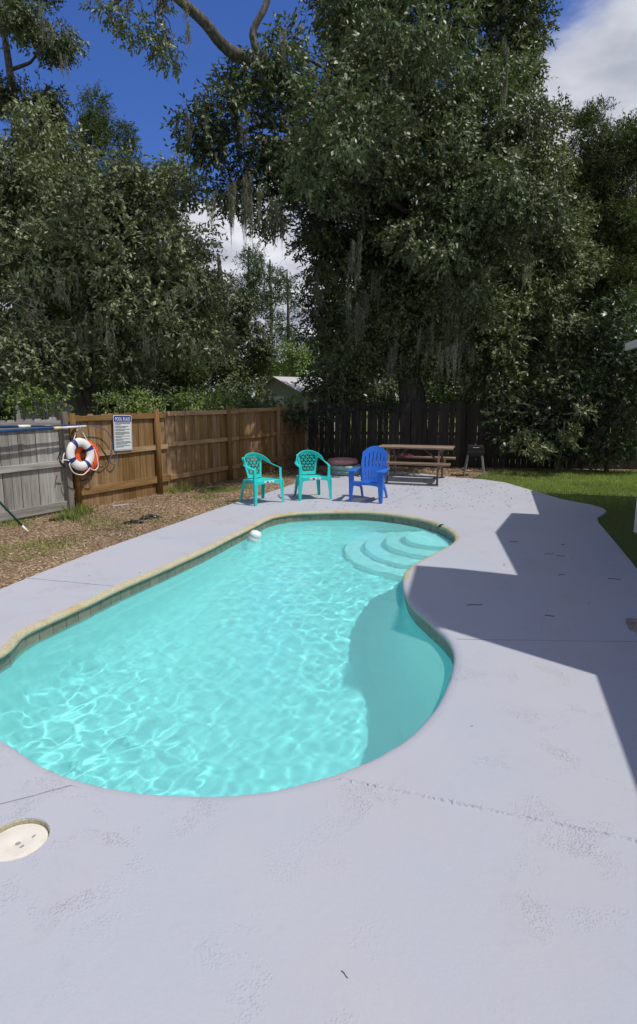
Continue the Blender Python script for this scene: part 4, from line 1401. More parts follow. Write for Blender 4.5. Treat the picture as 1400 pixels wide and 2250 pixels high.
# ------------------------------------------------------------------ plastic armchairs
def resolve(p):
    return Vector(p)
def armchair(label, loc, rz):
    root = thing('plastic_armchair', label, 'chair', loc, rz, 'teal plastic armchairs beside the pool')
    # seat: gently dished plate with rolled front apron
    mb = MB()
    nx, ny = 10, 10
    vs, fs = [], []
    for j in range(ny + 1):
        y = -.235 + .455 * j / ny
        hw = .245 - .055 * j / ny
        for i in range(nx + 1):
            a = -1 + 2 * i / nx
            z = .425 - .014 * (1 - a * a) - .012 * j / ny
            if j == 0: z -= .018
            if j == 1: z -= .002
            vs.append((a * hw, y, z))
    for j in range(ny):
        for i in range(nx):
            q = j * (nx + 1) + i
            fs.append((q, q + 1, q + nx + 2, q + nx + 1))
    mb.add(vs, fs)
    o = mb.build('seat', M_teal, root, True)
    s = o.modifiers.new('thick', 'SOLIDIFY'); s.thickness = .012; s.offset = -1
    mb = MB()
    ap = [(-.25, .415), (-.13, .417), (.0, .418), (.13, .417), (.25, .415), (.25, .33), (.21, .352), (.12, .362), (0, .364), (-.12, .362), (-.21, .352), (-.25, .33)]
    mb.prism(ap, -.247, -.235, lambda a, b, t: (a, t, b))
    for sd in (-1, 1):
        mb.beam([(sd * .243, -.235, .39), (sd * .19, .22, .385)], (.012, .05), (1, 0, 0))
    mb.build('apron', M_teal, root, False, .004)
    # label on the apron
    mb = MB(); mb.box((0, -.2485, .395), (.21, .002, .036)); st_ = mb.build('sticker', M_white, root)
    for x, w_, m in ((-.075, .03, M_yellow), (-.03, .04, M_polebl), (.05, .03, M_aqua)):
        mb = MB(); mb.box((x, -.2497, .392), (w_, .002, .026)); mb.build('print_patch', m, st_)
    # band: arm, round the top of the back, arm
    half = [(.272, -.215, .618), (.284, -.10, .632), (.282, .02, .655), (.262, .12, .695), (.222, .195, .748), (.165, .245, .790), (.085, .275, .818), (0, .285, .828)]
    full = half + [(-x, y, z) for x, y, z in half[-2::-1]]
    pts = catmull(full, 5)
    n = len(pts)
    sides, sizes = [], []
    for i, p in enumerate(pts):
        k = min(abs(p.x) / .28, 1.0)
        k = k ** 3 if p.y > .0 else 1.0
        k = min(max((.18 - p.y) / .16, 0), 1)
        sx = 1 if p.x > 0 else -1
        sides.append(Vector((sx * (.75 * k + .1 * (1 - k)), .35 * (1 - k), -.25 * k - .95 * (1 - k))))
        sizes.append((.058 + .022 * (1 - k), .012))
    mb = MB(); mb.beam(pts, sizes, sides)
    mb.build('armrest', M_teal, root, True, .004)
    # back: side frames, lower panel, lattice of triangles
    def bp(a, z):
        t = (z - .42) / .38
        return Vector((a * (.118 + .062 * t), .195 + .085 * t, z))
    mb = MB()
    for sd in (-1, 1):
        mb.beam([bp(sd * 1.05, .42), bp(sd * 1.04, .52), bp(sd * 1.06, .66), bp(sd * 1.10, .79)], [(.045, .014), (.034, .014), (.034, .014), (.045, .014)], (1, 0, 0))
    mb.beam([bp(0, .415), bp(0, .475)], [(.235, .012), (.245, .012)], (1, 0, 0))
    bk = mb.build('backrest', M_teal, root, False, .003)
    mb = MB()
    rows = 6
    z0, z1 = .475, .79
    for r_ in range(rows + 1):
        z = z0 + (z1 - z0) * r_ / rows
        if r_ > 0:
            mb.beam([bp(-1, z), bp(1, z)], (.007, .010), (0, .2, 1))
    nc = 4
    for r_ in range(rows):
        za, zb = z0 + (z1 - z0) * r_ / rows, z0 + (z1 - z0) * (r_ + 1) / rows
        for k in range(nc):
            a0 = -1 + 2 * k / nc
            am = -1 + 2 * (k + .5) / nc
            a1 = -1 + 2 * (k + 1) / nc
            if r_ % 2:
                mb.beam([bp(a0, za), bp(am, zb)], (.007, .010), (1, 0, 0)); mb.beam([bp(am, zb), bp(a1, za)], (.007, .010), (1, 0, 0))
            else:
                mb.beam([bp(a0, zb), bp(am, za)], (.007, .010), (1, 0, 0)); mb.beam([bp(am, za), bp(a1, zb)], (.007, .010), (1, 0, 0))
    mb.build('lattice', M_teal, bk)
    for sd in (-1, 1):
        mb = MB()   # front leg runs from the floor up to the arm, L-shaped section
        path = [(sd * .292, -.262, 0), (sd * .283, -.252, .15), (sd * .272, -.240, .36), (sd * .266, -.222, .46), (sd * .270, -.212, .62)]
        mb.beam(path, [(.042, .010), (.055, .010), (.085, .010), (.052, .010), (.046, .010)], (1, 0, 0))
        path2 = [(p[0] + sd * .0 + sd * q, p[1] + .02, p[2]) for p, q in zip(path, (.018, .022, .028, .018, .016))]
        mb.beam(path2, [(.042, .010), (.05, .010), (.075, .010), (.052, .010), (.050, .010)], (0, 1, 0))
        mb.build('leg', M_teal, root, False, .003)
        mb = MB()
        path = [(sd * .235, .315, 0), (sd * .215, .275, .20), (sd * .192, .215, .40)]
        mb.beam(path, [(.042, .010), (.06, .010), (.08, .010)], (1, 0, 0))
        mb.beam([(p[0] + sd * .022, p[1] - .02, p[2]) for p in path], [(.04, .010), (.05, .010), (.06, .010)], (0, 1, 0))
        mb.build('leg', M_teal, root, False, .003)
    return root
def place(l, r, front_y, front_x):
    a, b = gp(*l), gp(*r)
    d = (b - a)
    ang = math.atan2(d.y, d.x)
    mid = (a + b) / 2
    f = Vector((-math.sin(ang), math.cos(ang), 0))
    p = mid - f * front_y
    return (p.x, p.y, 0), ang
loc, ang = place((566.7, 1111.4), (619.2, 1104), -.262, .29)
armchair('teal plastic armchair turned to the side, nearest the dirt', loc, ang)
loc, ang = place((663.5, 1100.7), (723.5, 1097.5), -.262, .29)
armchair('teal plastic armchair facing forward beside the blue chair', loc, ang)

# ------------------------------------------------------------------ blue adirondack chair
loc, ang = place((771.4, 1102.7), (835, 1106.6), -.30, .26)
ad = thing('adirondack_chair', 'royal blue plastic chair with a tall slatted fan back', 'chair', loc, ang)
def slot_sheet(name, fxy, nq, np_, hole, m, parent, th):
    mb = MB()
    vs = [fxy(i / np_, j / nq) for j in range(nq + 1) for i in range(np_ + 1)]
    fs = []
    for j in range(nq):
        for i in range(np_):
            if not hole(i, j):
                q = j * (np_ + 1) + i
                fs.append((q, q + 1, q + np_ + 2, q + np_ + 1))
    mb.add(vs, fs)
    o = mb.build(name, m, parent)
    s = o.modifiers.new('thick', 'SOLIDIFY'); s.thickness = th; s.offset = 0
    b = o.modifiers.new('round', 'BEVEL'); b.width = .003; b.segments = 2; b.angle_limit = R(50); b.limit_method = 'ANGLE'
    return o
def back_pt(a, q):
    # a, q in 0..1; fan back with an arched head, dished across
    x = (a - .5) * 2
    hw = .175 + .065 * min(q / .62, 1) - .012 * max(0, q - .62)
    topz = .95 - .115 * abs(x) ** 2.2
    z = .29 + (topz - .29) * q
    y = .165 + (z - .29) * .36 - .035 * (1 - x * x) * 0 + .03 * x * x * -1
    return (x * hw, y, z)
NS = 7
cells = NS * 5
def hole_back(i, j):
    k = i % 5
    if k != 4 or i == cells - 1:
        return False
    sl = i // 5
    hi = 34 - abs(sl - 2.5) * 1.2
    return (3 <= j < 13) or (18 <= j < hi)
ab = slot_sheet('backrest', back_pt, 40, cells - 1, hole_back, M_blue, ad, .02)
def seat_pt(a, q):
    x = (a - .5) * 2
    z = .375 - .10 * q - (.03 if q < .001 else 0)
    return (x * (.235 - .03 * q), -.285 + .46 * q, z)
slot_sheet('seat', seat_pt, 29, 10, lambda i, j: j % 5 == 4 and 1 <= i <= 8, M_blue, ad, .02)
mb = MB()
mb.prism([(-.24, .365), (.24, .365), (.24, .27), (.20, .298), (.10, .312), (-.10, .312), (-.20, .298), (-.24, .27)], -.305, -.288, lambda a, b, t: (a, t, b))
mb.build('apron', M_blue, ad, False, .004)
for sd in (-1, 1):
    mb = MB()
    poly = [(.19, -.34), (.33, -.345), (.355, -.30), (.335, -.12), (.315, .10), (.30, .30), (.255, .31), (.235, .10), (.20, -.12), (.185, -.28)]
    poly = [(sd * x, y) for x, y in poly]
    mb.prism(poly, .545, .567)
    mb.build('armrest', M_blue, ad, False, .008)
    mb = MB()
    path = [(sd * .272, -.310, 0), (sd * .268, -.305, .20), (sd * .262, -.295, .36), (sd * .265, -.290, .55)]
    mb.beam(path, [(.052, .014), (.075, .014), (.095, .014), (.10, .014)], (1, 0, 0))
    mb.beam([(p[0] + sd * s_, p[1] + .04, p[2]) for p, s_ in zip(path, (.02, .032, .042, .045))], [(.07, .012), (.08, .012), (.10, .012), (.10, .012)], (0, 1, 0))
    mb.build('leg', M_blue, ad, False, .004)
    mb = MB()
    path = [(sd * .235, .36, 0), (sd * .225, .25, .16), (sd * .215, .10, .30)]
    mb.beam(path, [(.055, .03), (.065, .03), (.075, .03)], (0, 1, .2))
    mb.beam([(sd * .228, -.28, .33), (sd * .215, .17, .24)], (.02, .07), (1, 0, 0))
    mb.build('leg', M_blue, ad, False, .004)
    mb = MB()
    mb.beam([(sd * .285, .27, .55), (sd * .225, .23, .40), (sd * .20, .19, .30)], (.05, .014), (0, 1, 0))
    mb.build('arm_bracket', M_blue, ad, False, .003)

# ------------------------------------------------------------------ picnic table
tb = Vector((2.16, 13.42, 0))
pt = thing('picnic_table', 'weathered wooden picnic table with two benches on the far deck', 'picnic table', tb, R(-17))
TL = 1.62
for k in range(5):
    o = board('plank', (-TL / 2 + random.uniform(-.012, .012), -.30 + .15 * k, .742 + random.uniform(-.004, .004)), (TL / 2 + random.uniform(-.012, .012), -.30 + .15 * k, .742 + random.uniform(-.004, .004)), .036, .142, M_tab_x, pt)
for sd in (-1, 1):
    for k in range(2):
        y = sd * (.60 + .145 * k)
        board('bench_plank', (-TL / 2, y, .445), (TL / 2, y, .445 + random.uniform(-.004, .004)), .036, .138, M_tab_x, pt)
for sx in (-1, 1):
    x = sx * (TL / 2 - .27)
    for sd in (-1, 1):
        mb = MB(); mb.beam([(x, sd * .56, 0), (x, sd * .27, .72)], (.09, .04), (0, 1, 0)); mb.build('leg', M_tab_z, pt, False, .004)
    mb = MB(); mb.box((x + sx * .04, 0, .395), (.038, 1.5, .09)); mb.build('bench_support', M_tab_z, pt, False, .004)
    mb = MB(); mb.box((x + sx * .04, 0, .69), (.038, .68, .07)); mb.build('top_support', M_tab_z, pt, False, .004)
    mb = MB(); mb.beam([(x, 0, .40), (sx * .18, 0, .71)], (.07, .035), (0, 1, 0)); mb.build('brace', M_tab_z, pt, False, .004)
# plum cloth on the far bench
cp = pt.matrix_world
def on_table(x, y, z):
    a = R(-17)
    return (tb.x + x * math.cos(a) - y * math.sin(a), tb.y + x * math.sin(a) + y * math.cos(a), z)
mb = MB()
vs, fs = [], []
r = random.Random(5)
for j in range(9):
    for i in range(15):
        e = 1 - max(abs(i - 7) / 7, abs(j - 4) / 4) ** 2
        vs.append((-.22 + .44 * i / 14, -.10 + .2 * j / 8, .004 + e * (.03 + r.uniform(0, .04))))
fs = [(j * 15 + i, j * 15 + i + 1, (j + 1) * 15 + i + 1, (j + 1) * 15 + i) for j in range(8) for i in range(14)]
mb.add(vs, fs)
o = mb.build('towel', M_plum, None, True)
o.location = on_table(-.35, .68, .464); o.rotation_euler = (0, 0, R(-17))
tag(o, 'crumpled plum towel lying on the far picnic bench', 'towel')

# ------------------------------------------------------------------ grill
gl = gp(1045, 1044)
gr = thing('charcoal_grill', 'black box grill on thin splayed legs right of the picnic table', 'grill', (gl.x, gl.y + .15, -.045), R(-8))
mb = MB()
mb.prism([(-.20, -.15), (.20, -.15), (.20, .15), (-.20, .15)], .56, .66)
mb.add([(-.17, -.12, .50), (.17, -.12, .50), (.17, .12, .50), (-.17, .12, .50), (-.2, -.15, .562), (.2, -.15, .562), (.2, .15, .562), (-.2, .15, .562)], [(3, 2, 1, 0), (0, 1, 5, 4), (1, 2, 6, 5), (2, 3, 7, 6), (3, 0, 4, 7)])
mb.build('fire_box', M_grill, gr, False, .006)
mb = MB(); mb.prism([(-.205, .662), (.205, .662), (.17, .74), (-.17, .74)], -.155, .155, lambda a, b, t: (a, t, b)); ld = mb.build('lid', M_grill, gr, False, .008)
mb = MB(); mb.tube([(-.07, -.16, .70), (-.07, -.19, .70), (.07, -.19, .70), (.07, -.16, .70)], .008, 8); mb.build('handle', M_metal, ld)
for sx in (-1, 1):
    for sy in (-1, 1):
        mb = MB(); mb.tube([(sx * .155, sy * .11, .55), (sx * .24, sy * .17, 0)], .014, 8); mb.build('leg', M_grleg, gr)
mb = MB()
for sy in (-1, 1):
    mb.tube([(-.228, sy * .162, .09), (.228, sy * .162, .09)], .009, 6)
mb.build('leg_brace', M_grleg, gr)
mb = MB(); mb.box((0, 0, .758), (.03, .03, .03)); mb.build('vent', M_metal, ld)

# ------------------------------------------------------------------ wading pools
def ring_pool(name, label, loc, R_, r0, m, h, inner):
    root = thing(name, label, 'wading pool', loc, 0, 'kiddie pools stacked at the fence corner')
    for k in range(h):
        mb = MB()
        n, q = 40, 12
        vs, fs = [], []
        for i in range(n):
            a = 2 * math.pi * i / n
            wob = 1 + .015 * math.sin(5 * a + k)
            for j in range(q):
                b = 2 * math.pi * j / q
                vs.append(((R_ * wob + r0 * math.cos(b)) * math.cos(a), (R_ * wob + r0 * math.cos(b)) * math.sin(a), r0 * (2 * k * .9 + 1) + r0 * math.sin(b)))
        for i in range(n):
            for j in range(q):
                fs.append((i * q + j, ((i + 1) % n) * q + j, ((i + 1) % n) * q + (j + 1) % q, i * q + (j + 1) % q))
        mb.add(vs, fs)
        mb.build('ring', m, root, True)
    mb = MB(); mb.lathe([(0, .03), (R_ * .98, .02)], 32); mb.build('base', inner, root)
    return root
wl = gp(760, 1046)
aq = ring_pool('wading_pool', 'pale aqua inflatable wading pool with printed patches, lower of the stack', (wl.x, wl.y + .36, 0.0), .335, .062, M_aqua, 2, M_aqua)
mb = MB()
for k in range(26):
    a = math.pi * (1.0 + k / 25)
    mb.box(((.399) * math.cos(a), (.399) * math.sin(a), .055 + .012 * (k % 3)), (.006, .035, .026), Euler((0, 0, a)).to_matrix())
mb.build('printed_patch', M_dark, aq)
ring_pool('wading_pool', 'faded pink inflatable wading pool on top of the aqua one', (wl.x - .06, wl.y + .40, .232), .30, .068, M_pink, 1, M_pink)

# ------------------------------------------------------------------ on the left fence: life rings, poles, hoses, sign
fn = Vector((dirf.y, -dirf.x, 0))               # out of the fence, to the pool
fd = Vector((dirf.x, dirf.y, 0))
def onf(s, z, o):
    """s metres along the brown fence from its first post, z up, o out from the boards"""
    return Vector((P1.x, P1.y, 0)) + fd * s + fn * o + Vector((0, 0, z))
def proj(u, v, o):
    """where the sight line meets the vertical plane o in front of the boards"""
    d = ray(u, v)
    c = Vector((0, 0, CAM_H))
    p0 = Vector((P1.x, P1.y, 0)) + fn * o
    return c + d * ((p0 - c).dot(fn) / d.dot(fn))
fang = math.atan2(fd.y, fd.x)
FR = Matrix((fd, Vector((0, 0, 1)), fn)).transposed()      # local x along fence, y up, z out
def ring_torus(R0, ra, rb, t0, t1, n, q=14, closed=False):
    mb = MB()
    vs, fs = [], []
    m_ = n if closed else n + 1
    for i in range(m_):
        a = t0 + (t1 - t0) * i / n
        for j in range(q):
            b = 2 * math.pi * j / q
            rr = R0 + ra * math.cos(b)
            vs.append((rr * math.cos(a), rr * math.sin(a), rb * math.sin(b)))
    for i in range(n):
        i2 = (i + 1) % n if closed else i + 1
        for j in range(q):
            fs.append((i * q + j, i2 * q + j, i2 * q + (j + 1) % q, i * q + (j + 1) % q))
    return mb.add(vs, fs)
def life_ring(label, c, m, band, R0, ra, rb, tilt):
    root = thing('life_ring', label, 'life ring', c, 0, 'life rings hung on the fence')
    rot = FR.to_4x4() @ Matrix.Rotation(tilt, 4, 'X')
    root.rotation_euler = rot.to_euler()
    ring_torus(R0, ra, rb, 0, 2 * math.pi, 56, 16, True).build('ring', m, root, True)
    for a in (118, 24, -62, 202):
        bd = ring_torus(R0, ra * 1.05, rb * 1.06, R(a - 9), R(a + 9), 6, 16).build('band', band, root, True)
        if m is M_white:
            for q in (-4, 4):
                ring_torus(R0, ra * 1.075, rb * 1.085, R(a + q - .9), R(a + q + .9), 2, 16).build('stripe', M_signn if q else M_white, bd, True)
    return root
RC = proj(177, 998, .17)
lr = life_ring('white life ring with navy bands hanging from the pole', RC, M_white, M_navy, .198, .075, .048, R(-6))
OC = proj(189, 1002, .085)
lo = life_ring('bright orange life ring hanging behind the white one', OC, M_orange, M_orange, .198, .074, .04, R(-3))
def rope(name, pts, r_, m, parent=None, per=8, n=8):
    mb = MB()
    mb.tube(catmull(pts, per), r_, n)
    return mb.build(name, m, parent, True)
inv = lr.matrix_basis.inverted()
def lrp(a, rr, z=.03):
    return (rr * math.cos(R(a)), rr * math.sin(R(a)), z)
rope('rope', [lrp(206, .275), lrp(212, .315), lrp(235, .355), lrp(262, .345), lrp(283, .30), lrp(296, .272)], .009, M_rope, lr)
rope('rope', [lrp(-64, .272), lrp(-54, .36), lrp(-40, .38), lrp(-26, .335), lrp(-4, .295), lrp(20, .274)], .009, M_rope, lr)
rope('rope', [lrp(198, .274), lrp(190, .37), lrp(196, .40), lrp(182, .36), lrp(172, .33)], .009, M_rope, lr)
top = inv @ proj(176, 937, .17)
rope('rope', [lrp(116, .27), (top.x - .01, top.y - .02, 0), (top.x, top.y + .006, .03), (top.x + .02, top.y - .02, .02), lrp(48, .25), lrp(28, .272)], .008, M_rope, lr, 6)
def pole(label, pts, segs, r_, group='telescopic pool poles along the fence'):
    """segs: (t0, t1, radius factor, material, part name)"""
    a, b = pts
    root = thing('pool_pole', label, 'pole', a, 0, group)
    d = b - a
    for t0, t1, k, m, nm in segs:
        mb = MB(); mb.tube([d * t0, d * t1], r_ * k, 14); mb.build(nm, m, root, True)
    return root
b1 = proj(190, 934, .15)
a1 = proj(52, 937, .16)
a0 = a1 + (a1 - b1) * 1.6
LT = (a1 - a0).length / (b1 - a0).length
pole('blue pool pole with one white collar, the upper of the two', (a0, b1), [(0, LT - .03, 1.0, M_polebl, 'outer_tube'), (LT - .03, LT + .035, 1.25, M_white, 'collar'), (LT + .035, 1, .8, M_polebl, 'inner_tube')], .019)
b2 = proj(189, 936.5, .19)
a2 = proj(118, 941, .19)
a20 = a2 + (a2 - b2) * 3.4
L2 = (a2 - a20).length / (b2 - a20).length
pole('blue pool pole ending in a long white tube with a yellow collar, the lower one', (a20, b2), [(0, L2, 1.0, M_polebl, 'outer_tube'), (L2, L2 + .05, 1.25, M_yellow, 'collar'), (L2 + .05, .965, .92, M_white, 'inner_tube'), (.965, 1, .95, M_yellow, 'end_cap')], .019)
# hooks that carry the poles
for s_, z_ in ((.05, 1.34), (-1.6, 1.34)):
    p = onf(s_, 0, .03)
    pz = proj(165, 942, .1).z
    t_ = thing('pole_hook', 'small metal hook %s carrying the pool poles' % ('on the fence post behind the white tube' if s_ > 0 else 'on the grey fence'), 'hook', (p.x, p.y, pz - .04))
    mb = MB(); mb.tube([fn * 0, fn * .09 + Vector((0, 0, -.005)), fn * .19 + Vector((0, 0, 0)), fn * .21 + Vector((0, 0, .04))], .006, 8); mb.build('arm', M_metal, t_, True)
    mb = MB(); mb.box((0, 0, 0), (.03, .03, .07)); mb.build('plate', M_metal, t_)
# hoses
hz = lambda L: [proj(u, v, o) for u, v, o in L]
o = rope('hose', hz([(188, 935, .12), (212, 937, .11), (232, 945, .10), (245, 965, .09), (246, 995, .085), (241, 1012, .085), (250, 1020, .08), (257, 1008, .07), (255, 980, .065), (250, 955, .06)]), .0085, M_bluehose)
tag(o, 'grey blue hose looping from the pole end past the rules sign', 'hose')
o = rope('cable', hz([(215, 975, .06), (232, 998, .06), (237, 1012, .06), (225, 1026, .06), (212, 1024, .06)]), .008, M_black)
tag(o, 'short black cable loop right of the orange life ring', 'cable')
o = rope('cable', hz([(141, 978, .05), (133, 990, .06), (131, 1010, .06), (150, 1035, .06), (170, 1055, .06), (190, 1053, .06), (206, 1036, .06), (213, 1020, .06)]), .009, M_black)
tag(o, 'long black cable loop hanging below the white life ring', 'cable')
# sign
SGc = proj(270.5, 951, .075)
a_, b_ = proj(251, 951, .075), proj(291, 951, .075)
sw = (b_ - a_).length
a_, b_ = proj(270, 912, .075), proj(270, 990, .075)
sh = abs((b_ - a_).z)
sg = thing('rules_sign', 'white pool rules sign with a navy heading on the brown fence', 'sign', SGc, 0)
sg.rotation_euler = (FR.to_4x4() @ Matrix.Rotation(R(-2), 4, 'Z')).to_euler()
def rrect(w_, h_, r_, n=5):
    pts = []
    for cx, cy, a0 in ((1, 1, 0), (-1, 1, 90), (-1, -1, 180), (1, -1, 270)):
        for k in range(n + 1):
            a = R(a0 + 90 * k / n)
            pts.append((cx * (w_ / 2 - r_) + r_ * math.cos(a), cy * (h_ / 2 - r_) + r_ * math.sin(a)))
    return pts
mb = MB(); mb.prism(rrect(sw, sh, .03), -.004, .0); mb.build('panel', M_signw, sg)
bm = fill_poly([rrect(sw - .024, sh - .024, .022), rrect(sw - .036, sh - .036, .018)], .001); bm_obj('border_line', bm, M_signn, sg)
hh = sh * .155
mb = MB(); mb.box((0, sh / 2 - .02 - hh / 2, .0012), (sw - .038, hh, .0012)); hd = mb.build('heading', M_signn, sg)
tc_ = bpy.data.curves.new('heading_text', 'FONT')
tc_.body = 'POOL RULES'
tc_.align_x, tc_.align_y = 'CENTER', 'CENTER'
tc_.size = 1.0
tc_.offset = 0.02
to = bpy.data.objects.new('heading_text', tc_)
C.objects.link(to)
bpy.context.view_layer.update()
me = bpy.data.meshes.new_from_object(to.evaluated_get(bpy.context.evaluated_depsgraph_get()))
bpy.data.objects.remove(to)
xs_ = [v.co.x for v in me.vertices]; ys_ = [v.co.y for v in me.vertices]
kx, ky = (sw * .80) / (max(xs_) - min(xs_)), (hh * .62) / (max(ys_) - min(ys_))
me.materials.clear()
o = link('heading_text', me, M_signw, hd)
o.scale = (kx, ky, 1)
o.location = (0, sh / 2 - .02 - hh / 2 - ky * (max(ys_) + min(ys_)) / 2, .0026)
mb = MB()
r = random.Random(2)
y = sh / 2 - .035 - hh
blocks = [3, 2, 2, 3, 2, 2, 3, 2]
pitch = (y + sh / 2 - .035) / (sum(blocks) + len(blocks) * .5)
for bk in blocks:
    for k in range(bk):
        wl_ = (sw - .07) * (r.uniform(.35, .75) if k == bk - 1 else r.uniform(.86, 1.0))
        mb.box((-(sw - .07) / 2 + wl_ / 2, y, .0012), (wl_, pitch * .48, .0006))
        y -= pitch
    y -= pitch * .5
mb.build('rule_lines', M_ink, sg)
# green pole leaning at the left edge
gb = gp(62, 1169, 0.02)
gt = Vector((-5.0, 7.98, 1.35))
pole('dark green pole with a white tip leaning at the left edge', (gt, gb), [(0, .93, 1.0, M_green, 'shaft'), (.93, 1.0, .95, M_white, 'tip')], .016, None)

# ------------------------------------------------------------------ ground clutter
def poly_scatter(poly, n, g):
    p = np.array(poly)
    x = g.uniform(p[:, 0].min(), p[:, 0].max(), n)
    y = g.uniform(p[:, 1].min(), p[:, 1].max(), n)
    k = inside([tuple(q) for q in poly], x, y)
    return x[k], y[k]
deck_poly = [(p.x, p.y) for p in dense]
# leaf litter on the dirt
g = np.random.default_rng(21)
left_poly = [tuple(G0), tuple(P1), tuple(CORNER), (0.4, 14.9), (-.5, 13.2), (-1.75, 9.9), (-3.2, 5.7), (-6.5, 4.5)]
x, y = poly_scatter(left_poly, 120000, g)
k = ~inside(deck_poly, x, y)
x, y = x[k], y[k]
n = len(x)
pos = np.stack([x, y, np.full(n, -.042) + g.uniform(0, .018, n)], 1)
d = g.normal(size=(n, 3)); d[:, 2] *= .22
co = leaf_quads(pos, d, .050, .013, 2.2, g)
tag(leaves_obj('leaf_litter', co, L_litter), 'dry brown leaves and mulch scattered over the dirt strip', 'leaf litter', None, 'stuff')
# dark litter under the trees at the back and on the right
x, y = poly_scatter([(-.2, 16.2), (.3, 14.2), (3.2, 13.8), (4.4, 13.6), (9.5, 15.2), (9.6, 15.5)], 9000, g)
k = ~inside(deck_poly, x, y)
x, y = x[k], y[k]; n = len(x)
d = g.normal(size=(n, 3)); d[:, 2] *= .2
co = leaf_quads(np.stack([x, y, np.full(n, -.036) + g.uniform(0, .012, n)], 1), d, .06, .025, 2.5, g)
tag(leaves_obj('back_litter', co, L_litter), 'dry leaves lying along the foot of the back fence', 'leaf litter', None, 'stuff')
# small leaves blown over the deck
parts = []
for u0, u1, v0, v1, cnt in ((860, 1180, 1062, 1120, 210), (520, 860, 1085, 1118, 60), (900, 1100, 1050, 1075, 90), (560, 700, 1075, 1110, 40), (1100, 1320, 1110, 1400, 24), (20, 520, 1150, 1300, 9), (740, 1000, 1100, 1125, 26)):
    for q in range(cnt):
        p = gp(g.uniform(u0, u1), g.uniform(v0, v1))
        if inside(deck_poly, np.array([p.x]), np.array([p.y]))[0] and not inside(lip_np, np.array([p.x]), np.array([p.y]))[0]:
            parts.append((p.x, p.y, .006))
pos = np.array(parts); n = len(pos)
d = g.normal(size=(n, 3)); d[:, 2] *= .15
sz = np.clip((pos[:, 1:2]) / 10, .35, 1)
co = leaf_quads(pos, d, .04, .015, 3.0, g)
co = (co.reshape(n, 4, 3) - pos[:, None]) * sz[:, None] + pos[:, None]
tag(leaves_obj('fallen_leaves', co.reshape(-1, 3), L_dlitter), 'small dark leaves blown over the deck near the chairs', 'leaves', None, 'stuff')
# larger twigs, each lying on its own
for u, v, L_, a, lab in ((1043, 1330, .15, .10, 'thickest dark twig in the shadow near the pool bend'), (1128, 1191, .12, .05, 'thin twig in the house shadow near its pointed corner'), (1207, 1218, .12, .1, 'twig in the middle of the shaded deck'),
                         (1232, 1222, .10, -.4, 'bent twig at the right end of a pair in the shaded deck'), (1350, 1273, .13, -.2, 'forked twig near the right edge of the shaded deck'), (1238, 1197, .08, .5, 'short twig above the pair in the shaded deck'), (757, 2142, .035, -.9, 'tiny curved black twig on the bare near deck'),
                         (1208, 1354, .08, -.3, 'faint twig far right of the thickest twig'), (1234, 1264, .07, .2, 'short twig beside the thin sliver of sunlight'), (1036, 1596, .02, .3, 'tiny dark twig on the sunlit deck right of the pool')):
    p = gp(u, v)
    e = Vector((math.cos(a), math.sin(a), 0)) * L_ / 2
    mb = MB()
    r_ = .0028 if L_ > .05 else .0011
    mb.tube(catmull([-e, Vector((-e.y * .12, e.x * .12, r_ * .8)) - e * .3, e * .4, e + Vector((0, 0, r_))], 4), [r_ * .6] + [r_] * 11 + [r_ * .5], 6)
    o = mb.build('twig', mat('twig_bark', (.05, .038, .03), .9), None, True)
    o.location = (p.x, p.y, r_ + .001)
    tag(o, lab, 'twig', 'twigs lying on the deck')
# black plastic scraps
for u, v, sx, sy, a, lab in ((140, 1141, .42, .20, .35, 'torn black plastic scrap by the grey fence foot'), (332, 1139, .34, .17, .5, 'crumpled black plastic scrap nearest the deck'), (292, 1150, .30, .12, .2, 'flat black plastic scrap left of the crumpled one')):
    p = gp(u, v, -.04)
    mb = MB(); r = random.Random(int(u)); vs, fs = [], []
    nx, ny = 13, 8
    for j in range(ny + 1):
        for i in range(nx + 1):
            ex = 1 - abs(i / nx - .5) * 2
            vs.append(((i / nx - .5) * sx + r.uniform(-.02, .02), (j / ny - .5) * sy * (.5 + .7 * math.sin(i * .9 + u) ** 2) + r.uniform(-.012, .012), .008 + r.uniform(0, .05) * ex))
    fs = [(j * (nx + 1) + i, j * (nx + 1) + i + 1, (j + 1) * (nx + 1) + i + 1, (j + 1) * (nx + 1) + i) for j in range(ny) for i in range(nx)]
    mb.add(vs, fs)
    o = mb.build('plastic_scrap', M_plastic_black, None)
    o.location = (p.x, p.y, -.035); o.rotation_euler = (0, 0, a)
    s = o.modifiers.new('thick', 'SOLIDIFY'); s.thickness = .002
    tag(o, lab, 'plastic scrap', 'black plastic scraps on the dirt')
# thin plank end on the dirt
p = gp(265, 1111, -.03)
mb = MB(); mb.box((0, 0, 0), (.30, .06, .025)); o = mb.build('wood_offcut', M_grey_x, None, False, .003); o.location = (p.x, p.y, -.025); o.rotation_euler = (0, 0, .7)
tag(o, 'pale wood offcut lying at the foot of the brown fence', 'offcut')
# rough stone at the right edge
p = gp(1402, 1385)
bm = bmesh.new(); bmesh.ops.create_icosphere(bm, subdivisions=3, radius=1)
r = random.Random(6)
for v in bm.verts:
    k = 1 + .18 * math.sin(v.co.x * 5 + 1) * math.cos(v.co.y * 4) + r.uniform(-.05, .05)
    v.co = Vector((v.co.x * .14 * k, v.co.y * .22 * k, v.co.z * .06 * k))
o = bm_obj('edging_stone', bm, M_stone, None, False); o.location = (p.x + .09, p.y, .0)
tag(o, 'rough brown edging stone at the right edge of the deck', 'stone')
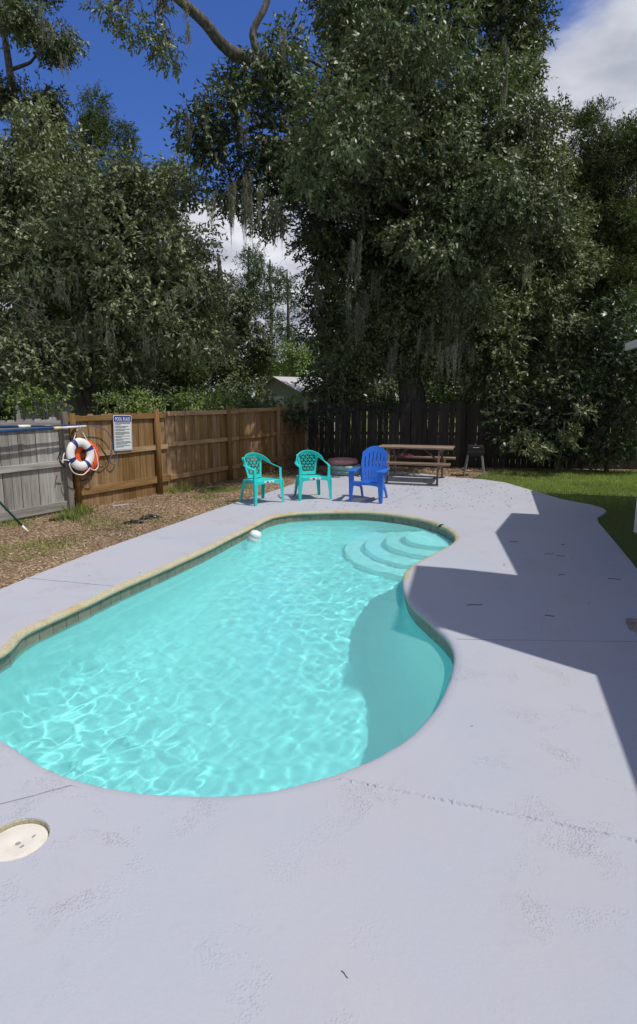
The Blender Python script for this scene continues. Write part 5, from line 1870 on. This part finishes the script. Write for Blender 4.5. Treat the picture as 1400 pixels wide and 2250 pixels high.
# lawn blades
x, y = poly_scatter(lawn_poly, 150000, g)
k = ~inside(deck_poly, x, y) & (x < .54 * y + 1.2)
wgt = np.interp(y, [5, 9.5, 10.8, 12, 15.3], [.10, .14, .45, 1, 1])
k &= g.uniform(size=len(x)) < wgt
x, y = x[k], y[k]; n = len(x)
d = g.normal(size=(n, 3)) * .55; d[:, 2] = 1
co = leaf_quads(np.stack([x, y, np.full(n, -.042)], 1), d, .075, .008, 0, g)
tag(leaves_obj('grass', co, L_grass), 'short green lawn grass between the deck and the back fence', 'grass', None, 'stuff')
# weeds and grass tufts on the left dirt
cos = []
for u, v, rad, cnt, hgt in ((395, 1075, .30, 300, .16), (420, 1062, .25, 260, .18), (392, 1068, .05, 50, .34), (470, 1075, .3, 400, .09), (500, 1072, .3, 400, .08), (175, 1125, .22, 260, .20), (150, 1135, .25, 200, .12), (60, 1205, .5, 420, .07),
                            (110, 1190, .4, 260, .06), (240, 1150, .4, 260, .06), (320, 1185, .3, 160, .06), (450, 1090, .3, 260, .06), (200, 1140, .3, 200, .08), (30, 1150, .25, 160, .1), (535, 1068, .25, 260, .06), (360, 1140, .3, 120, .05)):
    p = gp(u, v)
    a = g.uniform(0, 6.28, cnt); rr = rad * np.sqrt(g.uniform(0, 1, cnt))
    pos = np.stack([p.x + rr * np.cos(a), p.y + rr * np.sin(a), np.full(cnt, -.045)], 1)
    kk = ~inside(deck_poly, pos[:, 0], pos[:, 1])
    pos = pos[kk]
    d = g.normal(size=(len(pos), 3)) * .5; d[:, 2] = 1
    cos.append(leaf_quads(pos, d, hgt, .010, 0, g))
x, y = poly_scatter(left_poly, 9000, g)
nzv = np.sin(x * 2.1 + 1) * np.sin(y * 1.7) + .5 * np.sin(x * 5 + y * 4)
k = ~inside(deck_poly, x, y) & (nzv > .35)
pos = np.stack([x[k], y[k], np.full(k.sum(), -.045)], 1)
d = g.normal(size=(len(pos), 3)) * .6; d[:, 2] = 1
cos.append(leaf_quads(pos, d, .065, .008, 0, g))
tag(leaves_obj('grass_tufts', np.concatenate(cos), L_grass), 'thin green grass tufts growing through the dirt by the fence', 'grass', None, 'stuff')
